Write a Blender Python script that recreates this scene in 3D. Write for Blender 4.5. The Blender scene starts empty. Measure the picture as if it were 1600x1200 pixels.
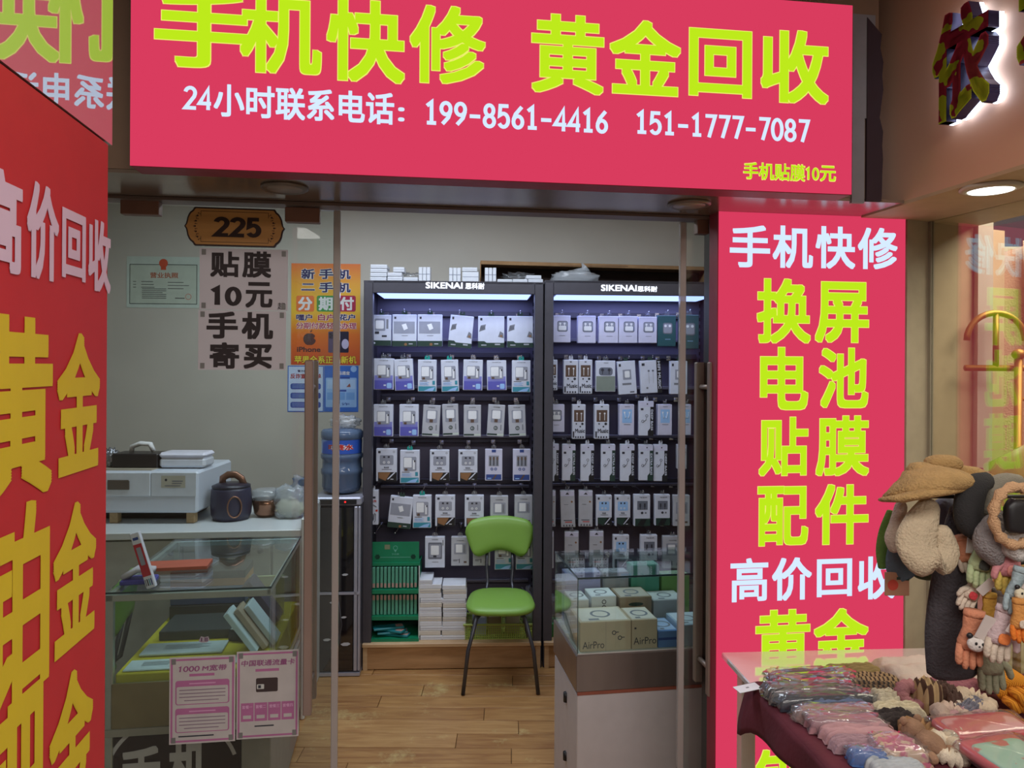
import bpy, math, random
from mathutils import Vector, Matrix
random.seed(7)
S = bpy.context.scene
COL = S.collection
R = math.radians

# ---------------------------------------------------------------- camera
FPX, HOR, CAMZ = 1150.0, 572.0, 1.68
cd = bpy.data.cameras.new('camera'); cam = bpy.data.objects.new('camera', cd); COL.objects.link(cam)
cd.sensor_width = 36.0; cd.lens = FPX / 1600 * 36.0; cd.shift_y = -(600 - HOR) / 1600
cd.clip_start = 0.02
cam.location = (0, 0, CAMZ); cam.rotation_euler = (R(90), R(-0.33), 0)
S.camera = cam
CM = cam.rotation_euler.to_matrix()
CO = Vector((0, 0, CAMZ))

# ---------------------------------------------------------------- view, world
S.view_settings.view_transform = 'Standard'; S.view_settings.look = 'None'
S.view_settings.exposure = 0.0; S.view_settings.gamma = 1.0; S.view_settings.use_curve_mapping = False
S.cycles.use_denoising = True
S.cycles.max_bounces = 8; S.cycles.transparent_max_bounces = 24
S.cycles.caustics_reflective = False; S.cycles.caustics_refractive = False
S.cycles.sample_clamp_indirect = 4.0
w = bpy.data.worlds.new('world'); S.world = w; w.use_nodes = True
w.node_tree.nodes['Background'].inputs[0].default_value = (0.62, 0.66, 0.75, 1)
w.node_tree.nodes['Background'].inputs[1].default_value = 0.12


def area(name, loc, rot, size, power, col):
    l = bpy.data.lights.new(name, 'AREA'); l.shape = 'RECTANGLE'; l.size, l.size_y = size
    l.energy = power; l.color = col
    o = bpy.data.objects.new(name, l); o.location = loc; o.rotation_euler = [R(a) for a in rot]; COL.objects.link(o)
    return o


area('shop_ceiling_lamp', (-0.45, 3.35, 2.70), (0, 0, 0), (2.4, 0.5), 40, (0.79, 0.88, 1.0))
area('corridor_ceiling_lamp', (0.2, -0.1, 2.86), (0, 0, 0), (2.4, 1.0), 48, (1.0, 0.95, 0.9))
area('corridor_ceiling_lamp', (1.5, -2.0, 2.86), (0, 0, 0), (2.4, 1.0), 72, (1.0, 0.94, 0.9))
area('neighbour_ceiling_lamp', (2.1, 2.0, 2.6), (0, 0, 0), (1.0, 1.2), 42, (1.0, 0.93, 0.78))

# ---------------------------------------------------------------- pixel -> point on a real plane


def ray(px, py):
    return (CM @ Vector(((px - 800) / FPX, (HOR - py) / FPX, -1.0)))


def P(px, py, d):
    r = ray(px, py); return CO + r * (d / r.y)


def onz(px, py, z):
    r = ray(px, py); return CO + r * ((z - CAMZ) / r.z)


class Fr:
    """vertical plane: origin, yaw; u runs to the viewer's right, z up"""
    def __init__(s, x, y, yaw):
        s.O = Vector((x, y, 0)); s.yaw = R(yaw)
        s.U = Vector((math.cos(s.yaw), math.sin(s.yaw), 0)); s.N = Vector((math.sin(s.yaw), -math.cos(s.yaw), 0))

    def back(s, d):
        f = Fr(0, 0, math.degrees(s.yaw)); f.O = s.O - s.N * d; return f

    def hit(s, px, py):
        r = ray(px, py); t = (s.O - CO).dot(s.N) / r.dot(s.N); p = CO + r * t
        return (p - s.O).dot(s.U), p.z

    def pt(s, u, z, out=0.0):
        return s.O + s.U * u + s.N * out + Vector((0, 0, z))

    def rect(s, x0, y0, x1, y1):
        xm, ym = (x0 + x1) / 2, (y0 + y1) / 2
        return s.hit(x0, ym)[0], s.hit(xm, y1)[1], s.hit(x1, ym)[0], s.hit(xm, y0)[1]


# ---------------------------------------------------------------- materials
MATS = {}


def lin(c):
    return tuple(((x / 255) / 12.92 if x / 255 <= 0.04045 else ((x / 255 + 0.055) / 1.055) ** 2.4) for x in c)


def mt(rgb, rough=0.5, metal=0.0, spec=0.5, var=0.06, scale=18.0, bump=0.0, coat=0.0, ior=1.5, stretch=None):
    key = (rgb, rough, metal, spec, var, scale, bump, coat, ior, stretch)
    if key in MATS: return MATS[key]
    m = bpy.data.materials.new('surface'); m.use_nodes = True; nt = m.node_tree; b = nt.nodes['Principled BSDF']
    b.inputs['Roughness'].default_value = rough; b.inputs['Metallic'].default_value = metal
    b.inputs['Specular IOR Level'].default_value = spec; b.inputs['IOR'].default_value = ior
    b.inputs['Coat Weight'].default_value = coat; b.inputs['Coat Roughness'].default_value = 0.05
    c = lin(rgb)
    tc = nt.nodes.new('ShaderNodeTexCoord'); n = nt.nodes.new('ShaderNodeTexNoise'); n.inputs['Scale'].default_value = scale
    n.inputs['Detail'].default_value = 3
    if stretch:
        mp = nt.nodes.new('ShaderNodeMapping'); mp.inputs['Scale'].default_value = stretch
        nt.links.new(tc.outputs['Object'], mp.inputs[0]); nt.links.new(mp.outputs[0], n.inputs['Vector'])
    else:
        nt.links.new(tc.outputs['Object'], n.inputs['Vector'])
    rp = nt.nodes.new('ShaderNodeValToRGB'); rp.color_ramp.elements[0].position = 0.3; rp.color_ramp.elements[1].position = 0.7
    rp.color_ramp.elements[0].color = tuple(max(0, x * (1 - var)) for x in c) + (1,)
    rp.color_ramp.elements[1].color = tuple(min(1, x * (1 + var)) for x in c) + (1,)
    nt.links.new(n.outputs['Fac'], rp.inputs[0]); nt.links.new(rp.outputs[0], b.inputs['Base Color'])
    if bump:
        bp = nt.nodes.new('ShaderNodeBump'); bp.inputs['Strength'].default_value = bump; bp.inputs['Distance'].default_value = 0.01
        n2 = nt.nodes.new('ShaderNodeTexNoise'); n2.inputs['Scale'].default_value = scale * 5
        nt.links.new(tc.outputs['Object'], n2.inputs['Vector']); nt.links.new(n2.outputs['Fac'], bp.inputs['Height'])
        nt.links.new(bp.outputs[0], b.inputs['Normal'])
    MATS[key] = m
    return m


def em(rgb, strength=1.0):
    key = ('em', rgb, strength)
    if key in MATS: return MATS[key]
    m = bpy.data.materials.new('lit_panel'); m.use_nodes = True; nt = m.node_tree; nt.nodes.clear()
    o = nt.nodes.new('ShaderNodeOutputMaterial'); e = nt.nodes.new('ShaderNodeEmission')
    e.inputs[0].default_value = lin(rgb) + (1,); e.inputs[1].default_value = strength
    nt.links.new(e.outputs[0], o.inputs[0]); MATS[key] = m
    return m


def glassy(tint, ior=1.45, rough=0.0, milky=0.0, milk=(220, 225, 230)):
    """thin clear sheet: Fresnel reflection over straight transmission, some milkiness"""
    key = ('glass', tint, ior, rough, milky, milk)
    if key in MATS: return MATS[key]
    m = bpy.data.materials.new('clear_sheet'); m.use_nodes = True; nt = m.node_tree; nt.nodes.clear()
    o = nt.nodes.new('ShaderNodeOutputMaterial'); t = nt.nodes.new('ShaderNodeBsdfTransparent'); g = nt.nodes.new('ShaderNodeBsdfGlossy')
    fr = nt.nodes.new('ShaderNodeFresnel'); mx = nt.nodes.new('ShaderNodeMixShader'); ge = nt.nodes.new('ShaderNodeNewGeometry')
    mi = nt.nodes.new('ShaderNodeMix'); mi.inputs[2].default_value = ior; mi.inputs[3].default_value = 1 / ior
    nt.links.new(ge.outputs['Backfacing'], mi.inputs[0]); nt.links.new(mi.outputs[0], fr.inputs['IOR'])
    t.inputs[0].default_value = lin(tint) + (1,); g.inputs[0].default_value = (1, 1, 1, 1); g.inputs['Roughness'].default_value = rough
    nt.links.new(fr.outputs[0], mx.inputs[0]); nt.links.new(g.outputs[0], mx.inputs[2])
    src = t
    if milky:
        d = nt.nodes.new('ShaderNodeBsdfDiffuse'); d.inputs[0].default_value = lin(milk) + (1,); m2 = nt.nodes.new('ShaderNodeMixShader')
        m2.inputs[0].default_value = milky
        nt.links.new(t.outputs[0], m2.inputs[1]); nt.links.new(d.outputs[0], m2.inputs[2]); src = m2
    nt.links.new(src.outputs[0], mx.inputs[1]); nt.links.new(mx.outputs[0], o.inputs[0]); MATS[key] = m
    return m


def wood(c1, c2, stretch, rough=0.45, wear=None):
    key = ('wood', c1, c2, stretch, rough, wear)
    if key in MATS: return MATS[key]
    m = bpy.data.materials.new('wood'); m.use_nodes = True; nt = m.node_tree; b = nt.nodes['Principled BSDF']
    b.inputs['Roughness'].default_value = rough
    tc = nt.nodes.new('ShaderNodeTexCoord'); mp = nt.nodes.new('ShaderNodeMapping'); mp.inputs['Scale'].default_value = stretch
    oi = nt.nodes.new('ShaderNodeObjectInfo'); ad = nt.nodes.new('ShaderNodeVectorMath')
    nt.links.new(tc.outputs['Object'], ad.inputs[0]); nt.links.new(oi.outputs['Location'], ad.inputs[1])
    nt.links.new(ad.outputs[0], mp.inputs[0])
    n = nt.nodes.new('ShaderNodeTexNoise'); n.inputs['Scale'].default_value = 4; n.inputs['Detail'].default_value = 6; n.inputs['Distortion'].default_value = 0.8
    nt.links.new(mp.outputs[0], n.inputs['Vector'])
    rp = nt.nodes.new('ShaderNodeValToRGB'); rp.color_ramp.elements[0].position = 0.32; rp.color_ramp.elements[1].position = 0.68
    rp.color_ramp.elements[0].color = lin(c1) + (1,); rp.color_ramp.elements[1].color = lin(c2) + (1,)
    nt.links.new(n.outputs['Fac'], rp.inputs[0])
    out = rp.outputs[0]
    if wear:
        n2 = nt.nodes.new('ShaderNodeTexNoise'); n2.inputs['Scale'].default_value = 3.2; n2.inputs['Detail'].default_value = 8; n2.inputs['Roughness'].default_value = 0.75
        nt.links.new(ad.outputs[0], n2.inputs['Vector'])
        r2 = nt.nodes.new('ShaderNodeValToRGB'); r2.color_ramp.elements[0].position = 0.56; r2.color_ramp.elements[1].position = 0.66
        mix = nt.nodes.new('ShaderNodeMix'); mix.data_type = 'RGBA'
        nt.links.new(n2.outputs['Fac'], r2.inputs[0]); nt.links.new(r2.outputs[0], mix.inputs[0])
        nt.links.new(out, mix.inputs[6]); mix.inputs[7].default_value = lin(wear) + (1,); out = mix.outputs[2]
    nt.links.new(out, b.inputs['Base Color']); MATS[key] = m
    return m


def bands(c1, c2, scale, rough=0.8, kind='wave', dirn='X', pos=0.5):
    """two-colour cloth pattern"""
    key = ('bands', c1, c2, scale, rough, kind, dirn, pos)
    if key in MATS: return MATS[key]
    m = bpy.data.materials.new('patterned'); m.use_nodes = True; nt = m.node_tree; b = nt.nodes['Principled BSDF']
    b.inputs['Roughness'].default_value = rough
    tc = nt.nodes.new('ShaderNodeTexCoord')
    if kind == 'wave':
        n = nt.nodes.new('ShaderNodeTexWave'); n.bands_direction = dirn; n.inputs['Distortion'].default_value = 1.2
    elif kind == 'spots':
        n = nt.nodes.new('ShaderNodeTexVoronoi')
    else:
        n = nt.nodes.new('ShaderNodeTexNoise')
    n.inputs['Scale'].default_value = scale
    nt.links.new(tc.outputs['Object'], n.inputs['Vector'])
    rp = nt.nodes.new('ShaderNodeValToRGB'); rp.color_ramp.elements[0].position = pos - 0.03; rp.color_ramp.elements[1].position = pos + 0.03
    rp.color_ramp.elements[0].color = lin(c1) + (1,); rp.color_ramp.elements[1].color = lin(c2) + (1,)
    nt.links.new(n.outputs[0] if kind != 'noise' else n.outputs['Fac'], rp.inputs[0]); nt.links.new(rp.outputs[0], b.inputs['Base Color'])
    MATS[key] = m
    return m


WHITE = mt((214, 217, 224), 0.45)
CHROME = mt((200, 200, 205), 0.2, 1.0)
BLACK = mt((28, 27, 30), 0.45)
GLASS = glassy((244, 248, 246))
CASEGLASS = glassy((243, 250, 248), 1.5)
BAG = glassy((235, 238, 240), 1.5, 0.12, 0.38)
CLEARBAG = glassy((245, 246, 248), 1.55, 0.08, 0.07)

# ---------------------------------------------------------------- mesh builder


def wob(x, y, z, s):
    return (math.sin(7.1 * x + 3.3 * y + s * 1.7) + math.sin(5.3 * y - 6.1 * z + s * 2.9) + math.sin(8.7 * z + 4.9 * x + s * 0.7)
            + 0.5 * math.sin(17 * x - 13 * y + s) + 0.5 * math.sin(15 * z + 19 * y - s)) / 4


def smooth_path(pts, lists, k=4):
    """Catmull-Rom through pts, carrying the radius lists along"""
    n = len(pts); out = []; ls = [[] for _ in lists]
    def cr(p0, p1, p2, p3, t): return .5 * (2 * p1 + (p2 - p0) * t + (2 * p0 - 5 * p1 + 4 * p2 - p3) * t * t + (3 * p1 - p0 - 3 * p2 + p3) * t ** 3)
    for i in range(n - 1):
        q = [max(i - 1, 0), i, i + 1, min(i + 2, n - 1)]
        for j in range(k):
            t = j / k; out.append(cr(*[Vector(pts[a]) for a in q], t))
            for l, src in zip(ls, lists): l.append(cr(*[src[a] for a in q], t))
    out.append(Vector(pts[-1]))
    for l, src in zip(ls, lists): l.append(src[-1])
    return out, ls


class MB:
    def __init__(s): s.v = []; s.f = []; s.mi = []; s.sm = []; s.mats = []

    def add(s, vs, fs, mat, smooth=False, M=None):
        if mat not in s.mats: s.mats.append(mat)
        k = s.mats.index(mat); o = len(s.v)
        s.v.extend([tuple(M @ Vector(p)) if M else tuple(p) for p in vs])
        for f in fs: s.f.append(tuple(i + o for i in f)); s.mi.append(k); s.sm.append(smooth)
        return s

    def box(s, x0, x1, y0, y1, z0, z1, mat, ch=0.0, M=None):
        if ch <= 0:
            vs = [(x, y, z) for x in (x0, x1) for y in (y0, y1) for z in (z0, z1)]
            fs = [(0, 1, 3, 2), (4, 6, 7, 5), (0, 4, 5, 1), (2, 3, 7, 6), (0, 2, 6, 4), (1, 5, 7, 3)]
            return s.add(vs, fs, mat, False, M)
        c = min(ch, abs(x1 - x0) / 2.2, abs(y1 - y0) / 2.2, abs(z1 - z0) / 2.2)
        vs = []; idx = {}
        for i, X in enumerate((x0, x1)):
            for j, Y in enumerate((y0, y1)):
                for k, Z in enumerate((z0, z1)):
                    sx, sy, sz = (c, -c)[i], (c, -c)[j], (c, -c)[k]
                    for ax, p in enumerate(((X, Y + sy, Z + sz), (X + sx, Y, Z + sz), (X + sx, Y + sy, Z))):
                        idx[i, j, k, ax] = len(vs); vs.append(p)
        fs = []
        for i in (0, 1):
            q = [idx[i, 0, 0, 0], idx[i, 1, 0, 0], idx[i, 1, 1, 0], idx[i, 0, 1, 0]]; fs.append(q if i else q[::-1])
            q = [idx[0, i, 0, 1], idx[1, i, 0, 1], idx[1, i, 1, 1], idx[0, i, 1, 1]]; fs.append(q[::-1] if i else q)
            q = [idx[0, 0, i, 2], idx[1, 0, i, 2], idx[1, 1, i, 2], idx[0, 1, i, 2]]; fs.append(q if i else q[::-1])
        for a in (0, 1):
            for b in (0, 1):
                fs.append((idx[a, b, 0, 0], idx[a, b, 1, 0], idx[a, b, 1, 1], idx[a, b, 0, 1]))
                fs.append((idx[a, 0, b, 0], idx[a, 1, b, 0], idx[a, 1, b, 2], idx[a, 0, b, 2]))
                fs.append((idx[0, a, b, 1], idx[1, a, b, 1], idx[1, a, b, 2], idx[0, a, b, 2]))
                for k in (0, 1): fs.append((idx[a, b, k, 0], idx[a, b, k, 1], idx[a, b, k, 2]))
        return s.add(vs, fs, mat, False, M)

    def prism(s, poly, y0, y1, mat, M=None, smooth=False):
        """outline in x,z extruded along y"""
        n = len(poly); vs = [(p[0], y0, p[1]) for p in poly] + [(p[0], y1, p[1]) for p in poly]
        fs = [tuple(range(n)), tuple(range(2 * n - 1, n - 1, -1))] + [(i, i + n, (i + 1) % n + n, (i + 1) % n) for i in range(n)]
        return s.add(vs, fs, mat, smooth, M)

    def tube(s, pts, r, mat, n=10, M=None, flat=None, closed=False, cap=True, soft=False):
        """pts swept by a circle of radius r (number or list); flat = (radius across, up vector) makes it a strap"""
        pts = [Vector(p) for p in pts]; m = len(pts); rs = r if isinstance(r, (list, tuple)) else [r] * m
        if soft:      # rounded cloth ends
            q0, q1 = (pts[0] - pts[1]).normalized(), (pts[-1] - pts[-2]).normalized(); rs = list(rs)
            ff = list(flat[0]) if flat and isinstance(flat[0], (list, tuple)) else ([flat[0]] * m if flat else None)
            h0 = min(rs[0], ff[0] if ff else 9); h1 = min(rs[-1], ff[-1] if ff else 9)
            pts = [pts[0] + q0 * h0 * .7, pts[0] + q0 * h0 * .5] + pts + [pts[-1] + q1 * h1 * .5, pts[-1] + q1 * h1 * .7]
            rs = [rs[0] * .3, rs[0] * .75] + rs + [rs[-1] * .75, rs[-1] * .3]
            if ff: flat = ([ff[0] * .3, ff[0] * .75] + ff + [ff[-1] * .75, ff[-1] * .3], flat[1])
            m = len(pts)
        fl = flat[0] if flat and isinstance(flat[0], (list, tuple)) else ([flat[0]] * m if flat else None)
        vs = []; prev = None
        for i, p in enumerate(pts):
            a = pts[(i - 1) % m] if closed else pts[max(i - 1, 0)]; b = pts[(i + 1) % m] if closed else pts[min(i + 1, m - 1)]
            t = (b - a).normalized()
            up = Vector(flat[1]) if flat else (prev if prev is not None else (Vector((0, 0, 1)) if abs(t.z) < 0.9 else Vector((0, 1, 0))))
            x = up - t * up.dot(t)
            x = x.normalized() if x.length > 1e-6 else t.orthogonal().normalized()
            prev = x; y = t.cross(x)
            for k in range(n):
                th = 2 * math.pi * k / n
                vs.append(p + x * (math.cos(th) * rs[i]) + y * (math.sin(th) * (fl[i] if fl else rs[i])))
        fs = []
        for i in range(m if closed else m - 1):
            j = (i + 1) % m
            for k in range(n): fs.append((i * n + k, i * n + (k + 1) % n, j * n + (k + 1) % n, j * n + k))
        if not closed and cap: fs += [tuple(range(n - 1, -1, -1)), tuple((m - 1) * n + k for k in range(n))]
        return s.add(vs, fs, mat, True, M)

    def lathe(s, prof, mat, n=24, M=None, cx=0, cy=0, smooth=True):
        vs = []; m = len(prof)
        for r, z in prof:
            for k in range(n): th = 2 * math.pi * k / n; vs.append((cx + r * math.cos(th), cy + r * math.sin(th), z))
        fs = [(i * n + k, i * n + (k + 1) % n, (i + 1) * n + (k + 1) % n, (i + 1) * n + k) for i in range(m - 1) for k in range(n)]
        fs += [tuple(range(n - 1, -1, -1)), tuple((m - 1) * n + k for k in range(n))]
        return s.add(vs, fs, mat, smooth, M)

    def blob(s, c, rx, ry, rz, mat, e=1.0, e2=1.0, noise=0.0, seed=0, fq=1.0, nu=20, nv=12, M=None):
        """superellipsoid, lumpy when noise > 0"""
        sp = lambda a, p: math.copysign(abs(a) ** p, a)
        vs = []
        for i in range(nv + 1):
            ph = -math.pi / 2 + math.pi * i / nv
            for k in range(nu):
                th = 2 * math.pi * k / nu
                x, y, z = sp(math.cos(ph), e) * sp(math.cos(th), e2), sp(math.cos(ph), e) * sp(math.sin(th), e2), sp(math.sin(ph), e)
                q = 1 + noise * wob(x * fq, y * fq, z * fq, seed)
                vs.append((c[0] + x * rx * q, c[1] + y * ry * q, c[2] + z * rz * q))
        fs = [(i * nu + k, i * nu + (k + 1) % nu, (i + 1) * nu + (k + 1) % nu, (i + 1) * nu + k) for i in range(nv) for k in range(nu)]
        return s.add(vs, fs, mat, True, M)

    def grid(s, fn, nu, nv, mat, smooth=True, M=None, thick=None):
        """fn(a,b) -> point; thick = offset vector for a second skin"""
        g = [Vector(fn(i / nu, j / nv)) for i in range(nu + 1) for j in range(nv + 1)]
        fs = [(i * (nv + 1) + j, (i + 1) * (nv + 1) + j, (i + 1) * (nv + 1) + j + 1, i * (nv + 1) + j + 1) for i in range(nu) for j in range(nv)]
        if thick is None: return s.add(g, fs, mat, smooth, M)
        N = len(g); g2 = g + [p + Vector(thick) for p in g]
        f2 = fs + [tuple(i + N for i in reversed(f)) for f in fs]
        ring = [i * (nv + 1) for i in range(nu + 1)] + [nu * (nv + 1) + j for j in range(1, nv + 1)] + [i * (nv + 1) + nv for i in range(nu - 1, -1, -1)] + [j for j in range(nv - 1, 0, -1)]
        for a, b in zip(ring, ring[1:] + ring[:1]): f2.append((b, a, a + N, b + N))
        return s.add(g2, f2, mat, smooth, M)

    def build(s, name, parent=None, loc=None, rot=None, M=None):
        me = bpy.data.meshes.new(name); me.from_pydata(s.v, [], s.f)
        for m in s.mats: me.materials.append(m)
        me.polygons.foreach_set('material_index', s.mi); me.polygons.foreach_set('use_smooth', s.sm)
        me.update(); o = bpy.data.objects.new(name, me); COL.objects.link(o)
        if parent: o.parent = parent
        if M is not None: o.matrix_basis = M
        else:
            if loc is not None: o.location = loc
            if rot is not None: o.rotation_euler = rot
        return o


# ---------------------------------------------------------------- lettering and flat print
GLY = {}
fc = bpy.data.curves.new('lettering', 'FONT'); fo = bpy.data.objects.new('lettering', fc); COL.objects.link(fo)
fc.fill_mode = 'FRONT'; fc.resolution_u = 3


def glyph(body, bold, ext=0.0):
    k = (body, bold, ext)
    if k not in GLY:
        fc.body = body; fc.offset = 0.0; fc.extrude = ext; fc.fill_mode = 'FRONT' if ext == 0 else 'BOTH'
        fo.update_tag(); dg = bpy.context.evaluated_depsgraph_get(); dg.update()
        me = fo.evaluated_get(dg).to_mesh()
        v0 = [tuple(v.co) for v in me.vertices]; f0 = [tuple(p.vertices) for p in me.polygons]; vs = []; fs = []
        sh = [(0, 0)] if bold <= 0 else [(-1, -1), (1, -1), (-1, 1), (1, 1), (0, 0)] + ([] if len(body) > 6 else [(0, -1), (0, 1), (-1, 0), (1, 0)]) + ([] if len(body) > 1 else [(a_, b_) for a_ in (-1, 1) for b_ in (-.5, .5)] + [(a_, b_) for b_ in (-1, 1) for a_ in (-.5, .5)])
        for ci, (dx, dy) in enumerate(sh):      # heavier strokes: the outline repeated round itself
            o = len(vs); vs += [(v[0] + dx * bold, v[1] + dy * bold, v[2] + (ci if ext == 0 else 0)) for v in v0]; fs += [tuple(i + o for i in f) for f in f0]
        x0 = min(v[0] for v in vs); x1 = max(v[0] for v in vs); y0 = min(v[1] for v in vs); y1 = max(v[1] for v in vs)
        GLY[k] = ([((v[0] - x0) / (x1 - x0), (v[1] - y0) / max(y1 - y0, 1e-6), v[2]) for v in vs], fs, (x1 - x0) / max(y1 - y0, 1e-6))
    return GLY[k]


def arc(cx, cy, rx, ry, a0, a1, n=10): return [(cx + rx * math.cos(R(a0 + (a1 - a0) * i / n)), cy + ry * math.sin(R(a0 + (a1 - a0) * i / n))) for i in range(n + 1)]


DIG = {'0': [arc(.26, .5, .21, .44, 90, 450, 24)], '1': [[(.08, .78), (.27, .94), (.27, .0)]], '2': [arc(.26, .72, .20, .22, 170, -10, 12) + [(.42, .56), (.06, .06), (.50, .06)]],
       '4': [[(.40, .0), (.40, .93), (.04, .28), (.52, .28)]], '5': [[(.46, .94), (.12, .94), (.09, .54)] + arc(.25, .34, .20, .28, 118, -150, 14)],
       '6': [[(.42, .94), (.16, .62), (.07, .38)], arc(.26, .30, .19, .24, 90, 450, 20)], '7': [[(.04, .94), (.47, .94), (.20, .0)]],
       '8': [arc(.26, .72, .17, .22, 90, 450, 20), arc(.26, .27, .20, .22, 90, 450, 20)], '9': [arc(.26, .70, .19, .24, 90, 450, 20), [(.45, .62), (.36, .34), (.12, .06)]], '-': [[(.04, .44), (.48, .44)]], ' ': []}


def ribbon(pts, h):
    n = len(pts); closed = abs(pts[0][0] - pts[-1][0]) + abs(pts[0][1] - pts[-1][1]) < 1e-6; out = []
    for i, p in enumerate(pts):
        a = pts[i - 1] if i else (pts[-2] if closed else None); b = pts[i + 1] if i < n - 1 else (pts[1] if closed else None)
        d1 = None if a is None else Vector((p[0] - a[0], p[1] - a[1])).normalized(); d2 = None if b is None else Vector((b[0] - p[0], b[1] - p[1])).normalized()
        if d1 is None: m = Vector((-d2.y, d2.x)); k = 1
        elif d2 is None: m = Vector((-d1.y, d1.x)); k = 1
        else:
            n1 = Vector((-d1.y, d1.x)); m = (n1 + Vector((-d2.y, d2.x))).normalized(); k = min(2.2, 1 / max(.35, m.dot(n1)))
        out += [(p[0] + m.x * h * k, p[1] + m.y * h * k), (p[0] - m.x * h * k, p[1] - m.y * h * k)]
    return out, [(2 * i, 2 * i + 1, 2 * i + 3, 2 * i + 2) for i in range(n - 1)]


def digits(body, h, foot=False):
    """bold upright figures as ribbons of half width h, normalised to their box"""
    vs = []; fs = []
    for i, ch in enumerate(body):
        st = list(DIG[ch])
        if ch == '1' and foot: st = st + [[(.08, h), (.46, h)]]
        for pl in st:
            v, f = ribbon(pl, h); o = len(vs); vs += [(x + i * .60, y) for x, y in v]; fs += [tuple(j + o for j in q) for q in f]
    x0 = min(v[0] for v in vs); x1 = max(v[0] for v in vs); y0 = min(v[1] for v in vs); y1 = max(v[1] for v in vs)
    if '1' not in body and '0' not in body and '4' not in body and '-' == body: y0, y1 = 0, 1
    return [((v[0] - x0) / (x1 - x0), (v[1] - y0) / (y1 - y0), 0) for v in vs], fs, 1


class Pr(MB):
    """flat print in a plane facing -Y: u along x, v along z; layers lift each ink off the one below"""
    EPS = 0.0006

    def put(s, pts, faces, mat, layer): return s.add([(p[0], -(layer + (p[2] * .08 if len(p) > 2 else 0)) * s.EPS, p[1]) for p in pts], faces, mat)

    def rect(s, u0, v0, u1, v1, mat, layer=1): return s.put([(u0, v0), (u1, v0), (u1, v1), (u0, v1)], [(0, 1, 2, 3)], mat, layer)

    def rr(s, u0, v0, u1, v1, r, mat, layer=1, n=5):
        pts = []
        for cx, cy, a0 in ((u1 - r, v0 + r, -90), (u1 - r, v1 - r, 0), (u0 + r, v1 - r, 90), (u0 + r, v0 + r, 180)):
            for i in range(n + 1): a = R(a0 + 90 * i / n); pts.append((cx + r * math.cos(a), cy + r * math.sin(a)))
        return s.put(pts, [tuple(range(len(pts)))], mat, layer)

    def poly(s, pts, mat, layer=1): return s.put(pts, [tuple(range(len(pts)))], mat, layer)

    def disc(s, u, v, r, mat, layer=1, n=20, sy=1.0):
        return s.poly([(u + r * math.cos(2 * math.pi * i / n), v + r * sy * math.sin(2 * math.pi * i / n)) for i in range(n)], mat, layer)

    def ring(s, u, v, r0, r1, mat, layer=1, n=28, a0=0, a1=360):
        pts = []
        for i in range(n + 1):
            a = R(a0 + (a1 - a0) * i / n); pts += [(u + r0 * math.cos(a), v + r0 * math.sin(a)), (u + r1 * math.cos(a), v + r1 * math.sin(a))]
        return s.put(pts, [(2 * i, 2 * i + 1, 2 * i + 3, 2 * i + 2) for i in range(n)], mat, layer)

    def frame(s, u0, v0, u1, v1, t, mat, layer=1):
        s.rect(u0, v0, u1, v0 + t, mat, layer); s.rect(u0, v1 - t, u1, v1, mat, layer)
        s.rect(u0, v0 + t, u0 + t, v1 - t, mat, layer); return s.rect(u1 - t, v0 + t, u1, v1 - t, mat, layer)

    def text(s, body, u0, v0, u1, v1, mat, layer=2, bold=0.02, fit=True, turn=False, slant=0.0):
        vs, fs, asp = digits(body, .08 + .9 * max(0, bold - .022), '-' in body) if all(ch in DIG for ch in body) else glyph(body, bold)
        if not fit:
            wd = min(u1 - u0, (v1 - v0) * asp); c = (u0 + u1) / 2; u0, u1 = c - wd / 2, c + wd / 2
        if turn: pts = [(u0 + (u1 - u0) * y, v1 - (v1 - v0) * x, min(c_, 4) + c_ * .05) for x, y, c_ in vs]
        else: pts = [(u0 + (u1 - u0) * x + slant * (v1 - v0) * y, v0 + (v1 - v0) * y, min(c_, 4) + c_ * .05) for x, y, c_ in vs]
        return s.put(pts, fs, mat, layer)


# ---------------------------------------------------------------- things
USED = {}


def tag(o, label, cat, group=None):
    if not 4 <= len(label.split()) <= 16: print('LABEL', len(label.split()), label)
    o['label'] = label; o['category'] = cat
    if group: o['group'] = group
    return o


def thing(name, label, cat, loc=(0, 0, 0), rz=0.0, group=None, ry=0.0):
    o = bpy.data.objects.new(name, None); o.empty_display_size = 0.05; COL.objects.link(o); o.location = loc; o.rotation_euler = (0, ry, rz)
    return tag(o, label, cat, group)


def struct(mb, name, label=None, **k):
    o = mb.build(name, **k); o['kind'] = 'structure'
    if label: o['label'] = label; o['category'] = name.split('_')[0]
    return o


ORD = ['', 'first', 'second', 'third', 'fourth', 'fifth', 'sixth', 'seventh', 'eighth', 'ninth', 'tenth', 'eleventh', 'twelfth', 'thirteenth', 'fourteenth', 'fifteenth', 'sixteenth']
# ================================================================ THE SETTING
FAC = Fr(0, 2.25, 7.8)                 # shopfront plane
SGN = Fr(0, 1.90, 7.8)                 # face of the overhead sign
BEAM = Fr(0, 1.98, 7.8)
WALLB = Fr(0, 4.55, 2.6)               # shop's rear wall
RACK = Fr(-0.28, 4.08, 2.6)
WALLM = mt((196, 190, 178), 0.8, var=0.04, scale=3)
ZS = 2.165                             # underside of the beam

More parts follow.
